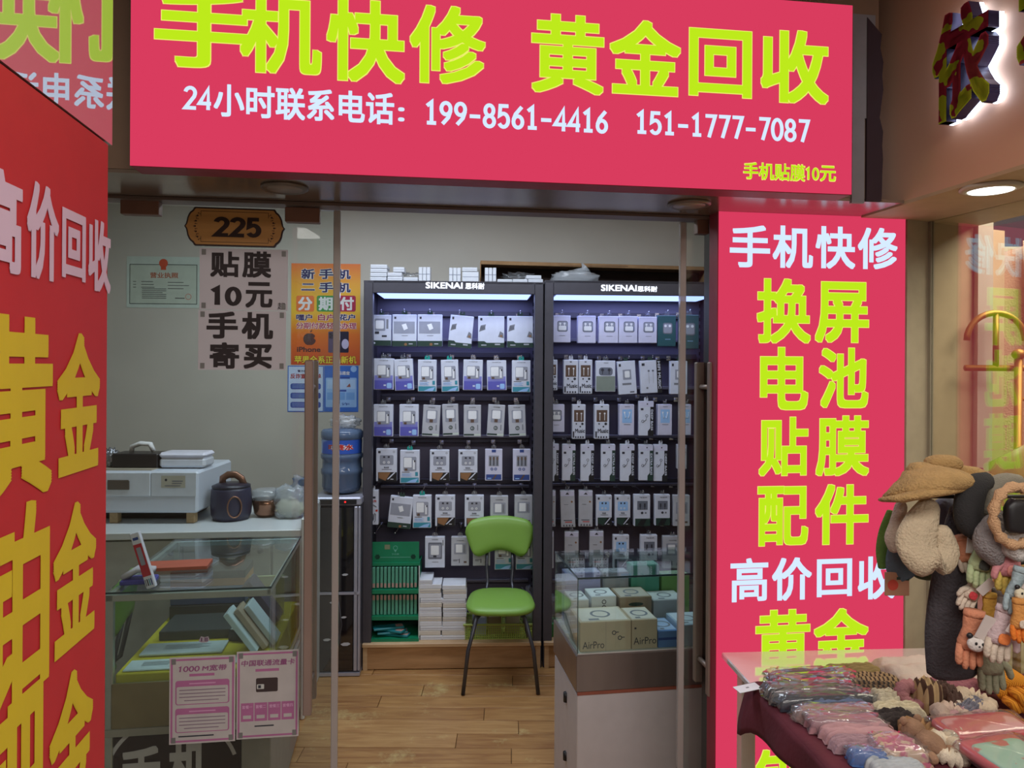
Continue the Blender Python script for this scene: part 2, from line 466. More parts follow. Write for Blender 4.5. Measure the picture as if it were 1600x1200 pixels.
# floor with planks
m = MB(); m.box(-2.9, 2.2, 2.05, 5.0, -0.06, -0.012, mt((70, 55, 38), 0.8)); floor = struct(m, 'floor', 'light worn wood plank floor inside the phone shop')
PL = [wood((150, 106, 62), (180, 138, 86), (1.2, 9, 1), 0.42, (192, 168, 112)), wood((142, 98, 58), (172, 130, 80), (1.2, 9, 1), 0.42, (188, 164, 110)),
      wood((160, 116, 70), (186, 146, 94), (1.2, 9, 1), 0.42, (196, 172, 118))]
row_y = 2.1; k = 0
rng = random.Random(3)
while row_y < 4.8:
    x = -2.7 + rng.uniform(-0.8, 0)
    while x < 2.1:
        L = rng.choice((0.9, 0.91, 1.2))
        a, b = max(x, -2.7), min(x + L, 2.1)
        if b - a > 0.05 and not (row_y > 4.5):
            h = rng.uniform(-0.0008, 0.0008)
            MB().box(-(b - a) / 2 + 0.0012, (b - a) / 2 - 0.0012, -0.0612, 0.0612, -0.012, h, PL[k % 3], 0.0015).build('plank', floor, ((a + b) / 2, row_y + 0.062, 0))
        k += rng.choice((1, 2)); x += L
    row_y += 0.1265
m = MB(); m.box(-3.2, 3.6, -3.2, 2.05, -0.06, 0.0, mt((150, 146, 140), 0.25, scale=3)); o = struct(m, 'floor_corridor', 'pale tiled floor of the mall corridor')

# walls and ceilings
m = MB(); m.box(-2.9, 2.6, 0, 0.1, -0.06, 2.95, WALLM); struct(m, 'wall_back', 'grey beige rear wall of the phone shop', loc=WALLB.O, rot=(0, 0, WALLB.yaw))
m = MB(); m.box(-2.85, -2.75, 1.88, 4.7, 0, 2.95, WALLM); struct(m, 'wall_left')
m = MB(); m.box(1.55, 1.6, 2.45, 4.7, 0, 2.95, WALLM); struct(m, 'wall_right')
m = MB(); m.box(-2.9, 2.3, 2.3, 4.75, 2.78, 2.85, mt((205, 205, 205), 0.8)); struct(m, 'ceiling')
m = MB(); m.box(-3.2, 3.6, -3.2, 2.3, 2.95, 3.0, mt((150, 148, 152), 0.8)); struct(m, 'ceiling_corridor')
m = MB(); m.box(-3.2, 3.6, -3.3, -3.2, 0, 3.0, mt((150, 140, 126), 0.7)); struct(m, 'wall_corridor')
m = MB(); m.box(-3.2, -3.1, -3.2, 2.3, 0, 3.0, mt((120, 110, 100), 0.7)); struct(m, 'wall_corridor_left')
m = MB(); m.box(3.5, 3.6, -3.2, 3.4, 0, 3.0, mt((150, 138, 120), 0.7)); struct(m, 'wall_corridor_right')
for (x, y, z, sx, sy) in ((-0.45, 3.35, 2.72, 2.4, 0.5), (0.2, -0.1, 2.88, 2.4, 1.0), (1.5, -2.0, 2.88, 2.4, 1.0)):
    t = thing('ceiling_light', 'long white ceiling lamp ' + ('inside the shop above the racks' if y > 1 else 'over the corridor before the shop' if y > -1 else 'far back over the corridor'), 'lamp', (x, y, z))
    MB().box(-sx / 2 - 0.03, sx / 2 + 0.03, -sy / 2 - 0.03, sy / 2 + 0.03, 0.0, 0.06, WHITE, 0.01).build('frame', t)

# beam over the shopfront, its metal soffit and the door header
BRN = mt((128, 100, 78), 0.55, var=0.04)
MET = mt((150, 130, 114), 0.22, 0.6, var=0.1, scale=2.0, stretch=(1, 12, 1))
uR = BEAM.hit(1372, 200)[0]
m = MB(); m.box(-2.6, uR, 0, 0.32, ZS + 0.004, 2.95, BRN); struct(m, 'trim_1', 'brown beam that carries the big red sign', loc=BEAM.O, rot=(0, 0, BEAM.yaw))
m = MB(); m.box(-2.6, uR + 0.25, -0.0, 0.27, ZS - 0.006, ZS + 0.003, MET); struct(m, 'trim_2', 'brown metal soffit under the beam', loc=BEAM.O, rot=(0, 0, BEAM.yaw))
zt = FAC.hit(640, 326)[1]
HDR = mt((112, 94, 84), 0.45, 0.1)
u1 = FAC.hit(1118, 340)[0]
m = MB(); m.box(-2.5, u1, -0.005, 0.06, zt, zt + 0.034, HDR); m.box(-2.5, u1, -0.012, 0.062, zt + 0.034, ZS - 0.006, mt((128, 108, 94), 0.4, 0.2))
struct(m, 'trim_3', 'brown door track under the beam', loc=FAC.O, rot=(0, 0, FAC.yaw))
m = MB(); m.box(u1 - 0.004, u1 + 0.02, -0.02, 0.08, 0, ZS - 0.006, mt((58, 50, 46), 0.3, 0.6)); m.box(u1 + 0.02, u1 + 0.72, 0.02, 0.08, 0, ZS - 0.006, mt((90, 84, 78), 0.6))
struct(m, 'trim_4', 'dark metal door jamb beside the tall red sign', loc=FAC.O, rot=(0, 0, FAC.yaw))
# dark post at the end of the leaning board
pf = FAC.back(-0.16)
ua, ub = pf.hit(150, 100)[0], pf.hit(204, 100)[0]
m = MB(); m.box(ua - 0.5, ub, 0, 0.05, ZS + 0.02, 2.95, mt((92, 72, 56), 0.6)); struct(m, 'trim_5', loc=pf.O, rot=(0, 0, pf.yaw))

# two round covers in the soffit
for i, (px, py, lab) in enumerate(((445, 292, 'round unlit downlight in the soffit above the house number plaque'), (1077, 318, 'round unlit downlight in the soffit beside the tall red sign'))):
    c = onz(px, py, ZS - 0.006)
    t = thing('downlight', lab, 'light', c)
    MB().lathe([(0.062, 0.0), (0.062, -0.005), (0.056, -0.009), (0.047, -0.007)], mt((118, 104, 92), 0.35, 0.4), 32).build('rim', t)
    MB().lathe([(0.046, -0.002), (0.046, -0.0075)], mt((150, 135, 122), 0.4), 32).build('diffuser', t)

# grey sheet and torn dark foam between sign and neighbouring shop
bf = BEAM
a = bf.rect(1330, 24, 1365, 318); b2 = bf.rect(1350, 30, 1377, 315)
t = thing('metal_sheet', 'grey metal sheet fixed at the end of the big red sign', 'panel', bf.pt((a[0] + a[2]) / 2, a[1], 0.006), bf.yaw)
hw = (a[2] - a[0]) / 2; hh = a[3] - a[1]
MB().prism([(-hw, 0), (hw * 0.1, 0), (hw * 0.1, hh * 0.45), (hw, hh * 0.45), (hw, hh), (-hw, hh)], 0, 0.012, mt((126, 122, 124), 0.5)).build('sheet', t)
rng = random.Random(5)
pts = [(0, 0)] + [(0.045 + rng.uniform(-0.006, 0.006), z * 0.04) for z in range(0, int((b2[3] - b2[1]) / 0.04))] + [(0, b2[3] - b2[1])]
o = MB().prism(pts, 0, 0.008, mt((52, 34, 40), 0.9)).build('foam_strip', loc=bf.pt(b2[0] + 0.004, b2[1], 0.0), rot=(0, 0, bf.yaw)); o.location -= bf.N * -0.0085
tag(o, 'torn dark foam strip in the gap beside the red sign', 'foam')

# ---------------------------------------------------------------- red light-box signs
RED = em((217, 60, 94), 1.0); YEL = em((190, 234, 28), 1.0); YEDGE = em((240, 240, 110), 1.0); SWH = em((205, 226, 255), 1.12)


def lightbox(name, label, fr, box, depth, chars, edge=True):
    u0, z0, u1, z1 = box
    c = ((u0 + u1) / 2, z0)
    t = thing(name, label, 'sign', fr.pt(c[0], c[1]), fr.yaw)
    hw, H = (u1 - u0) / 2, z1 - z0
    MB().box(-hw, hw, 0.0015, depth, 0, H, mt((150, 40, 60), 0.5), 0.003).build('casing', t)
    f = Pr(); f.rect(-hw + 0.001, 0.001, hw - 0.001, H - 0.001, RED, 0); f.build('lit_face', t)
    a = Pr()
    for s, x0, y0, x1, y1, mat, bd in chars:
        q = fr.rect(x0, y0, x1, y1)
        if mat is YEL:
            g = 0.0022
            a.text(s, q[0] - c[0] - g, q[1] - c[1] - g, q[2] - c[0] + g, q[3] - c[1] + g, YEDGE, 1, bd + 0.010)
        a.text(s, q[0] - c[0], q[1] - c[1], q[2] - c[0], q[3] - c[1], mat, 2, bd)
    a.build('lettering', t)
    return t


q = SGN.rect(203, 0, 1332, 282)
z1 = SGN.hit(1332, 8)[1]
top = [('手', 242, -15, 395, 106, YEL, .022), ('机', 376, -8, 502, 115, YEL, .022), ('快', 511, 1, 632, 128, YEL, .022), ('修', 641, 10, 758, 131, YEL, .02),
       ('黄', 831, 24, 943, 146, YEL, .02), ('金', 953, 33, 1063, 148, YEL, .022), ('回', 1077, 47, 1174, 151, YEL, .022), ('收', 1189, 48, 1294, 161, YEL, .022),
       ('24', 284, 132, 330, 172, SWH, .022), ('小时联系电话', 334, 138, 616, 189, SWH, .022), ('：', 622, 168, 632, 190, SWH, .022), ('199-8561-4416', 665, 161, 950, 203, SWH, .022), ('151-1777-7087', 994, 177, 1266, 217, SWH, .022),
       ('手机贴膜', 1162, 256, 1257, 281, YEL, .02), ('10', 1259, 261, 1279, 281, YEL, .02), ('元', 1282, 260, 1305, 283, YEL, .02)]
lightbox('shop_sign', 'wide glowing red sign with yellow characters and phone numbers above the entrance', SGN, (q[0], q[1], q[2], z1), 0.078, top)

TALL = FAC.back(-0.075); TALL.yaw
q = TALL.rect(1120, 330, 1413, 1200)
rows = [('手', 1140, 352, 1203, 418, SWH), ('机', 1207, 353, 1270, 419, SWH), ('快', 1274, 354, 1336, 420, SWH), ('修', 1340, 356, 1402, 421, SWH),
        ('换', 1183, 436, 1266, 536, YEL), ('屏', 1274, 441, 1357, 535, YEL), ('电', 1188, 543, 1262, 640, YEL), ('池', 1280, 544, 1356, 637, YEL),
        ('贴', 1186, 652, 1262, 743, YEL), ('膜', 1275, 650, 1357, 743, YEL), ('配', 1184, 760, 1262, 852, YEL), ('件', 1274, 757, 1356, 850, YEL),
        ('高', 1141, 872, 1200, 940, SWH), ('价', 1206, 871, 1268, 938, SWH), ('回', 1276, 873, 1331, 932, SWH), ('收', 1340, 868, 1398, 936, SWH),
        ('黄', 1181, 953, 1265, 1046, YEL), ('金', 1272, 951, 1356, 1042, YEL), ('铂', 1181, 1062, 1265, 1152, YEL), ('金', 1272, 1060, 1356, 1150, YEL),
        ('钯', 1181, 1170, 1265, 1260, YEL), ('金', 1272, 1168, 1356, 1258, YEL)]
lightbox('pillar_sign', 'tall glowing red sign with stacked characters beside the glass door', TALL, (q[0], 0.06, q[2], TALL.hit(1260, 333)[1]), 0.07, [r + (.022,) for r in rows])

# ---------------------------------------------------------------- leaning red board near the camera
BRD = Fr(-0.654, 1.193, 98.65)
BRED = mt((206, 50, 56), 0.6, var=0.03); BYEL = mt((228, 202, 44), 0.6, var=0.02); BPNK = mt((228, 204, 228), 0.6, var=0.02)
u0 = BRD.hit(-420, 600)[0]; u1 = BRD.hit(168, 600)[0]
ztop = BRD.hit(150, 210)[1]
t = thing('advertising_board', 'tall glossy red board with yellow gold buying characters at the entrance', 'sign', BRD.pt((u0 + u1) / 2, 0.02), BRD.yaw)
cu = (u0 + u1) / 2; hw = (u1 - u0) / 2
MB().box(-hw, hw, 0.0006, 0.02, 0, ztop - 0.02, BRED, 0.002).build('panel', t)
a = Pr(); a.EPS = 0.0008
for s, x0, y0, x1, y1, mat in (('高', -38, 262, 34, 424, BPNK), ('价', 41, 288, 91, 438, BPNK), ('回', 96, 331, 133, 437, BPNK), ('收', 137, 344, 172, 456, BPNK),
                               ('黄', -45, 492, 81, 788, BYEL), ('金', 88, 520, 155, 737, BYEL), ('铂', -40, 792, 76, 1110, BYEL), ('金', 82, 785, 149, 1008, BYEL), ('钯', -45, 1080, 70, 1420, BYEL), ('金', 76, 1050, 144, 1285, BYEL)):
    q = BRD.rect(x0, y0, x1, y1)
    a.text(s, q[0] - cu, q[1] - 0.02, q[2] - cu, q[3] - 0.02, mat, 1, .03)
a.build('lettering', t)

# polished pane above the board, mirroring the lit sign
pm = bpy.data.materials.new('polished_pane'); pm.use_nodes = True; nt = pm.node_tree; nt.nodes.clear()
o_ = nt.nodes.new('ShaderNodeOutputMaterial'); d_ = nt.nodes.new('ShaderNodeBsdfDiffuse'); g_ = nt.nodes.new('ShaderNodeBsdfGlossy'); x_ = nt.nodes.new('ShaderNodeMixShader')
d_.inputs[0].default_value = lin((176, 172, 166)) + (1,); g_.inputs['Roughness'].default_value = 0.0; x_.inputs[0].default_value = 0.6
nt.links.new(d_.outputs[0], x_.inputs[1]); nt.links.new(g_.outputs[0], x_.inputs[2]); nt.links.new(x_.outputs[0], o_.inputs[0])
u1b = BRD.hit(176, 100)[0]
m = MB(); m.box(u0, u1b, 0.0, 0.02, ztop + 0.002, 2.9, pm); struct(m, 'window_2', 'polished pane above the red board mirroring the lit sign', loc=BRD.O, rot=(0, 0, BRD.yaw))

# ---------------------------------------------------------------- glass doors
PATCH = mt((128, 92, 76), 0.45, 0.15)
BRONZE = mt((152, 130, 120), 0.4, 0.35, var=0.12, scale=3)
SEAL = glassy((200, 198, 194), 1.4, 0.1, 0.55, (206, 194, 190))
DOOR = FAC.back(0.03)


def glass_door(name, label, ua, ub, patches, handle, edge_u):
    t = thing(name, label, 'door', DOOR.pt((ua + ub) / 2, 0.0), DOOR.yaw); t['kind'] = 'structure'
    c = (ua + ub) / 2; zt2 = DOOR.hit(500, 328)[1]
    MB().box(ua - c, ub - c, 0, 0.009, 0.012, zt2, GLASS).build('glass_pane', t)
    MB().box(edge_u - c - 0.010, edge_u - c + 0.010, -0.004, 0.013, 0.012, zt2, SEAL, 0.002).build('edge_seal', t)
    for (x0, y0, x1, y1) in patches:
        q = DOOR.rect(x0, y0, x1, y1); b = MB().box(q[0] - c, q[2] - c, -0.012, 0.022, q[1], q[3], PATCH, 0.002)
        b.tube([((q[0] + q[2]) / 2 - c, 0.005, q[3]), ((q[0] + q[2]) / 2 - c, 0.005, q[3] + 0.02)], 0.005, PATCH, 8)
        b.build('hanger', t)
    q = DOOR.rect(*handle); hx = (q[0] + q[2]) / 2 - c; hwid = (q[2] - q[0]) / 2
    h = MB().box(hx - hwid, hx + hwid, -0.062, -0.036, q[1], q[3], BRONZE, 0.003)
    h.build('handle', t)
    h = MB().box(hx - hwid, hx + hwid, 0.046, 0.07, q[1], q[3], BRONZE, 0.003)
    for z in (q[1] + 0.08, q[3] - 0.08): h.tube([(hx, -0.037, z), (hx, 0.047, z)], 0.008, BRONZE, 8)
    h.build('handle', t)
    return t


uL0 = DOOR.hit(120, 600)[0]; uLe = DOOR.hit(530, 700)[0]
glass_door('door_1', 'clear glass door with bronze bar handle carrying the house number plaque', uL0, uLe, ((190, 313, 250, 336), (446, 325, 500, 348)), (479, 563, 492, 1104), uLe - 0.01)
uRe = DOOR.hit(1061, 700)[0]; uR1 = DOOR.hit(1108, 700)[0]
glass_door('door_2', 'clear glass door with bronze bar handle in front of the glass counter', uRe, uR1 + 0.06, ((1088, 344, 1106, 366),), (1096, 566, 1109, 1076), uRe + 0.01)

# notices stuck on the left door
INK = mt((38, 26, 28), 0.7); PAPER = mt((196, 190, 196), 0.8, var=0.03, scale=4)
TAPE = mt((120, 118, 116), 0.4)


def sheet(name, label, cat, fr, x0, y0, x1, y1, mat, prints, out=0.002, tape=True, thick=0.0008, group=None, border=None):
    q = fr.rect(x0, y0, x1, y1); c = (q[0] + q[2]) / 2
    t = thing(name, label, cat, fr.pt(c, q[1], out), fr.yaw, group)
    hw, H = (q[2] - q[0]) / 2, q[3] - q[1]
    MB().box(-hw, hw, 0, thick, 0, H, mat).build('paper', t)
    a = Pr(); a.EPS = 0.0004
    prints(a, fr, c, q[1], hw, H)
    if a.f: a.build('print', t)
    if tape:
        for sx in (-1, 1):
            for z in (0.012, H - 0.012):
                MB().box(sx * (hw - 0.012) - 0.006, sx * (hw - 0.012) + 0.006, -0.0012, -0.0004, z - 0.008, z + 0.008, TAPE).build('tape', t)
    return t


def px_text(a, fr, c, z, s, x0, y0, x1, y1, mat, bold=.03, layer=2):
    q = fr.rect(x0, y0, x1, y1); a.text(s, q[0] - c, q[1] - z, q[2] - c, q[3] - z, mat, layer, bold)


def pr1(a, fr, c, z, hw, H):
    for s, b in (('贴', (329, 393, 374, 433)), ('膜', (379, 393, 424, 434)), ('10', (329, 445, 378, 478)), ('元', (384, 441, 426, 481)), ('起', (434, 473, 446, 484))):
        px_text(a, fr, c, z, s, *b, INK, .004 if s == '起' else (.05 if s == '10' else .03))


def pr2(a, fr, c, z, hw, H):
    for s, b in (('手', (323, 487, 372, 529)), ('机', (378, 488, 427, 530)), ('寄', (328, 535, 374, 576)), ('买', (381, 538, 425, 576))):
        px_text(a, fr, c, z, s, *b, INK, .035)


DF = DOOR.back(-0.001)
sheet('paper_notice', 'white paper notice with a ten yuan price taped on the glass door', 'notice', DF, 312, 389, 450, 484.5, PAPER, pr1)
sheet('paper_notice', 'white paper notice directly under the ten yuan price notice on the door', 'notice', DF, 310, 485.5, 447, 578, PAPER, pr2)

q = DF.rect(289, 326, 446, 386); c = (q[0] + q[2]) / 2; hw, H = (q[2] - q[0]) / 2, q[3] - q[1]
t = thing('number_plaque', 'brown wooden house number plaque with notched dark border on the glass door', 'plaque', DF.pt(c, q[1], 0.002), DF.yaw)


def plq(k):
    pts = []
    for sx, sz in ((1, 1), (-1, 1), (-1, -1), (1, -1)):
        seq = [(1.0, 0.0), (.965, .14), (.95, .30), (.94, .46), (.915, .62), (.885, .74), (.85, .81), (.828, .86), (.815, .94), (.79, 1.0)]
        if sx * sz < 0: seq = seq[::-1]
        for a_, b_ in seq: pts.append((sx * a_ * (hw - k), H / 2 + sz * b_ * (H / 2 - k)))
    out = []
    for p in pts:
        if not out or (abs(out[-1][0] - p[0]) + abs(out[-1][1] - p[1])) > 1e-5: out.append(p)
    if abs(out[0][0] - out[-1][0]) + abs(out[0][1] - out[-1][1]) < 1e-5: out.pop()
    return out


DRK = mt((48, 26, 22), 0.4); PLQ = mt((196, 142, 80), 0.4, var=0.08, scale=6, stretch=(1, 1, 8))
MB().prism(plq(0), 0, -0.006, DRK).build('border', t)
MB().prism(plq(0.0045), -0.006, -0.0075, PLQ).build('face', t)
a = Pr(); iw = hw * 0.70; ih = H * 0.40
def P2(x0, y0, x1, y1): a.rect(x0, y0, x1, y1, DRK, 1)
P2(-iw + .004, H / 2 - ih, iw - .004, H / 2 - ih + .0012); P2(-iw + .004, H / 2 + ih - .0012, iw - .004, H / 2 + ih)
for sx in (-1, 1):
    for zz in (-1, 1): P2(sx * (iw - .0045) - .0006, H / 2 + zz * ih * 0.82 - ih * .18, sx * (iw - .0045) + .0006, H / 2 + zz * ih * 0.82 + ih * .18)
    for i in range(11):
        zz = -1 + i * 0.2; uu = sx * (iw + 0.012 - 0.010 * abs(zz) ** 1.5)
        a.disc(uu, H / 2 + zz * ih * .85, 0.0017 + 0.0010 * (i % 2), DRK, 1, 8); a.disc(uu + sx * (0.004 if i % 2 else -0.004), H / 2 + zz * ih * .8, 0.0014, DRK, 1, 7)
a.text('225', -hw * .47, H * .24, hw * .53, H * .76, DRK, 2, .045)
a.build('lettering', t, (0, -0.0076, 0))

# ---------------------------------------------------------------- notices on the rear wall
WB = WALLB
GRN = mt((196, 208, 196), 0.7); GRYL = mt((110, 112, 108), 0.7); ORR = mt((206, 84, 52), 0.6)


def lic(a, fr, c, z, hw, H):
    a.rect(-hw * .92, H * .07, hw * .92, H * .85, mt((84, 92, 86), .7), 1); a.rect(-hw * .90, H * .085, hw * .90, H * .835, mt((190, 200, 184), .7), 2)
    a.disc(0, H * .87, H * .085, ORR, 3); a.rect(-H * .05, H * .74, H * .05, H * .80, ORR, 3)
    a.text('营业执照', -hw * .36, H * .58, hw * .40, H * .69, mt((176, 96, 66), .6), 3, .02)
    for i in range(3):
        a.rect(-hw * .82, H * (.50 - i * .055), -hw * .74, H * (.515 - i * .055), GRYL, 3)
        a.rect(-hw * .60, H * (.50 - i * .055), -hw * (.28 - .02 * i), H * (.515 - i * .055), GRYL, 3); a.rect(hw * .12, H * (.49 - i * .06), hw * (.55 + .15 * (i == 1)), H * (.505 - i * .06), GRYL, 3)
    for i in range(6): a.rect(-hw * .58, H * (.36 - i * .036), hw * (.08 - .1 * (i == 2)), H * (.375 - i * .036), GRYL, 3)
    a.ring(hw * .68, H * .22, H * .05, H * .058, ORR, 3); a.rect(hw * .32, H * .18, hw * .58, H * .20, GRYL, 3)


sheet('licence_certificate', 'pale green framed business licence with red seal on the rear wall', 'certificate', WB, 198, 401, 313, 481, GRN, lic, tape=False)

NAVY = mt((34, 30, 92), .6); CRIM = mt((178, 30, 70), .6); GR2 = mt((46, 150, 72), .6); ORG2 = mt((232, 122, 56), .6); WH2 = mt((232, 232, 232), .6); YLW = mt((240, 216, 60), .6)
# orange to yellow printed ground
gm = bpy.data.materials.new('orange_print'); gm.use_nodes = True; nt = gm.node_tree
tc = nt.nodes.new('ShaderNodeTexCoord'); sx = nt.nodes.new('ShaderNodeSeparateXYZ'); rp = nt.nodes.new('ShaderNodeValToRGB'); nt.links.new(tc.outputs['Generated'], sx.inputs[0]); nt.links.new(sx.outputs[2], rp.inputs[0])
e = rp.color_ramp.elements; e[0].position = 0; e[0].color = lin((205, 84, 48)) + (1,); e[1].position = 1; e[1].color = lin((236, 120, 44)) + (1,)
for p_, c_ in ((.3, (228, 118, 40)), (.55, (238, 196, 56)), (.8, (238, 168, 50))):
    el = e.new(p_); el.color = lin(c_) + (1,)
nt.links.new(rp.outputs[0], nt.nodes['Principled BSDF'].inputs['Base Color']); nt.nodes['Principled BSDF'].inputs['Roughness'].default_value = .45


def halo(a, fr, c, z, s, x0, y0, x1, y1, ink, edge, bold=.03, g=0.10):
    q = fr.rect(x0, y0, x1, y1); h = .0015
    a.text(s, q[0] - c - h, q[1] - z - h, q[2] - c + h, q[3] - z + h, edge, 2, bold + .05); a.text(s, q[0] - c, q[1] - z, q[2] - c, q[3] - z, ink, 3, bold)


def orange(a, fr, c, z, hw, H):
    for s, b in (('新', (471, 420, 492, 436)), ('手', (499, 420, 521, 436)), ('机', (527, 421, 548, 436)), ('二', (471, 443, 492, 454)), ('手', (499, 441, 521, 457)), ('机', (527, 442, 548, 457))):
        halo(a, fr, c, z, s, *b, NAVY, WH2)
    for s, x0, col in (('分', 463, ORG2), ('期', 495, GR2), ('付', 528, CRIM)):
        q = fr.rect(x0, 462, x0 + 28, 487); a.rr(q[0] - c, q[1] - z, q[2] - c, q[3] - z, .012, col, 1); px_text(a, fr, c, z, s, x0 + 3, 464, x0 + 25, 485, WH2, .035)
    for s, x0, col in (('嘿户', 463, NAVY), ('白户', 497, CRIM), ('花户', 530, NAVY)): halo(a, fr, c, z, s, x0, 491, x0 + 25, 501, col, WH2, .03)
    halo(a, fr, c, z, '分期付款轻松办理', 463, 504, 557, 514, CRIM, WH2, .02)
    # apple silhouette with bite, and leaf
    q = fr.rect(474, 516, 494, 540); cx, cz, r = (q[0] + q[2]) / 2 - c, q[1] - z + (q[3] - q[1]) * .42, (q[2] - q[0]) / 2
    APL = mt((66, 52, 48), .6); pts = []
    for i in range(40):
        th = 2 * math.pi * i / 40; rr_ = r * (1 - .10 * math.exp(-((th - math.pi / 2) / .35) ** 2) - .08 * math.exp(-((th - 1.5 * math.pi) / .25) ** 2))
        x, y = rr_ * math.cos(th), rr_ * math.sin(th)
        if (x - r * 1.12) ** 2 + (y - r * .15) ** 2 < (r * .48) ** 2:
            k_ = math.hypot(x - r * 1.12, y - r * .15); x = r * 1.12 + (x - r * 1.12) / k_ * r * .48
        pts.append((cx + x, cz + y))
    a.poly(pts, APL, 2); a.poly([(cx + r * .02, cz + r * 1.02), (cx + r * .12, cz + r * 1.3), (cx + r * .42, cz + r * 1.5), (cx + r * .34, cz + r * 1.2)], APL, 2)
    px_text(a, fr, c, z, 'iPhone', 464, 542, 501, 550, APL, .03)
    q = fr.rect(513, 518, 528, 551); a.rr(q[0] - c, q[1] - z, q[2] - c, q[3] - z, .006, mt((96, 82, 112), .4), 2); a.rr(q[0] - c + .004, q[3] - z - .045, q[0] - c + .032, q[3] - z - .006, .006, mt((62, 54, 76), .4), 3)
    for i, (dx, dz) in enumerate(((.012, .016), (.024, .025), (.012, .034))): a.disc(q[0] - c + dx, q[3] - z - dz, .0045, BLACK, 4, 10)
    q = fr.rect(530, 518, 545, 551); a.rr(q[0] - c, q[1] - z, q[2] - c, q[3] - z, .006, mt((40, 36, 60), .4), 2); a.disc((q[0] + q[2]) / 2 - c + .008, (q[1] + q[3]) / 2 - z - .012, .022, mt((196, 190, 220), .4), 3, 18, 1.4)
    halo(a, fr, c, z, '苹果全系正品新机', 460, 556, 557, 568, YLW, mt((120, 40, 20), .6), .02)


sheet('poster', 'orange poster for new and used phones on the rear wall', 'poster', WB, 455, 412, 563, 570, gm, orange, tape=False)
BLU = mt((60, 110, 196), .5); BL2 = mt((150, 190, 236), .5); BL3 = mt((58, 84, 160), .5)


def blue1(a, fr, c, z, hw, H):
    a.frame(-hw, 0, hw, H, hw * .05, BLU, 1)
    a.text('警方提示', -hw * .45, H * .86, hw * .2, H * .91, NAVY, 2, .02); a.text('反诈宣传清单', -hw * .85, H * .72, hw * .85, H * .83, mt((168, 66, 66), .6), 2, .03)
    for i in range(3):
        v = H * (.09 + .20 * i); a.rr(-hw * .84, v, hw * .84, v + H * .125, H * .04, BL3, 1)
        for k_ in range(3): a.rect(-hw * .74, v + H * (.03 + .03 * k_), hw * (.7 - .2 * (k_ == 0)), v + H * (.038 + .03 * k_), BL2, 2)


def blue2(a, fr, c, z, hw, H):
    a.text('一码通查', -hw * .45, H * .80, hw * .5, H * .88, WH2, 2, .02); a.disc(hw * .72, H * .93, hw * .18, BL2, 2)
    a.rr(-hw * .9, H * .10, hw * .9, H * .74, hw * .06, BL2, 1)
    a.rect(-hw * .82, H * .50, hw * .82, H * .70, mt((176, 206, 240), .5), 2)
    for i in range(3): a.rect(-hw * (.82 - .56 * i), H * .26, -hw * (.34 - .56 * i), H * .42, mt((120, 168, 226), .5), 2)
    a.rect(-hw * .5, H * .72, hw * .5, H * .76, BL3, 2); a.rect(-hw * .3, H * .44, hw * .3, H * .48, BL3, 2)
    a.poly([(hw * .3, H * .54), (hw * .55, H * .54), (hw * .5, H * .62)], mt((150, 90, 80), .6), 3)
    a.text('反诈', -hw * .5, H * .14, hw * .5, H * .20, BL3, 2, .01)


sheet('poster', 'white and blue fraud warning poster below the orange poster', 'poster', WB, 449.5, 571.5, 506, 643.5, mt((196, 214, 238), .6), blue1, tape=False)
sheet('poster', 'solid blue poster next to the dispenser below the orange poster', 'poster', WB, 506.5, 571.5, 560, 643.5, BLU, blue2, tape=False)
# ================================================================ DISPLAY RACKS
GREY = mt((74, 72, 80), 0.45, 0.3); GREYD = mt((48, 44, 52), 0.6); RAILM = mt((108, 104, 114), 0.4, 0.3)
BACKP = mt((92, 86, 104), 0.55, var=0.05, scale=3)
STRIP = em((150, 172, 255), 2.4); LOGO = em((236, 242, 255), 1.6)
WD1 = wood((150, 112, 74), (178, 138, 96), (1, 1, 7), 0.5); WD2 = wood((176, 142, 104), (200, 168, 128), (1, 1, 7), 0.5)
FPK = RACK.back(0.13)
RB = 0.42                              # rack depth


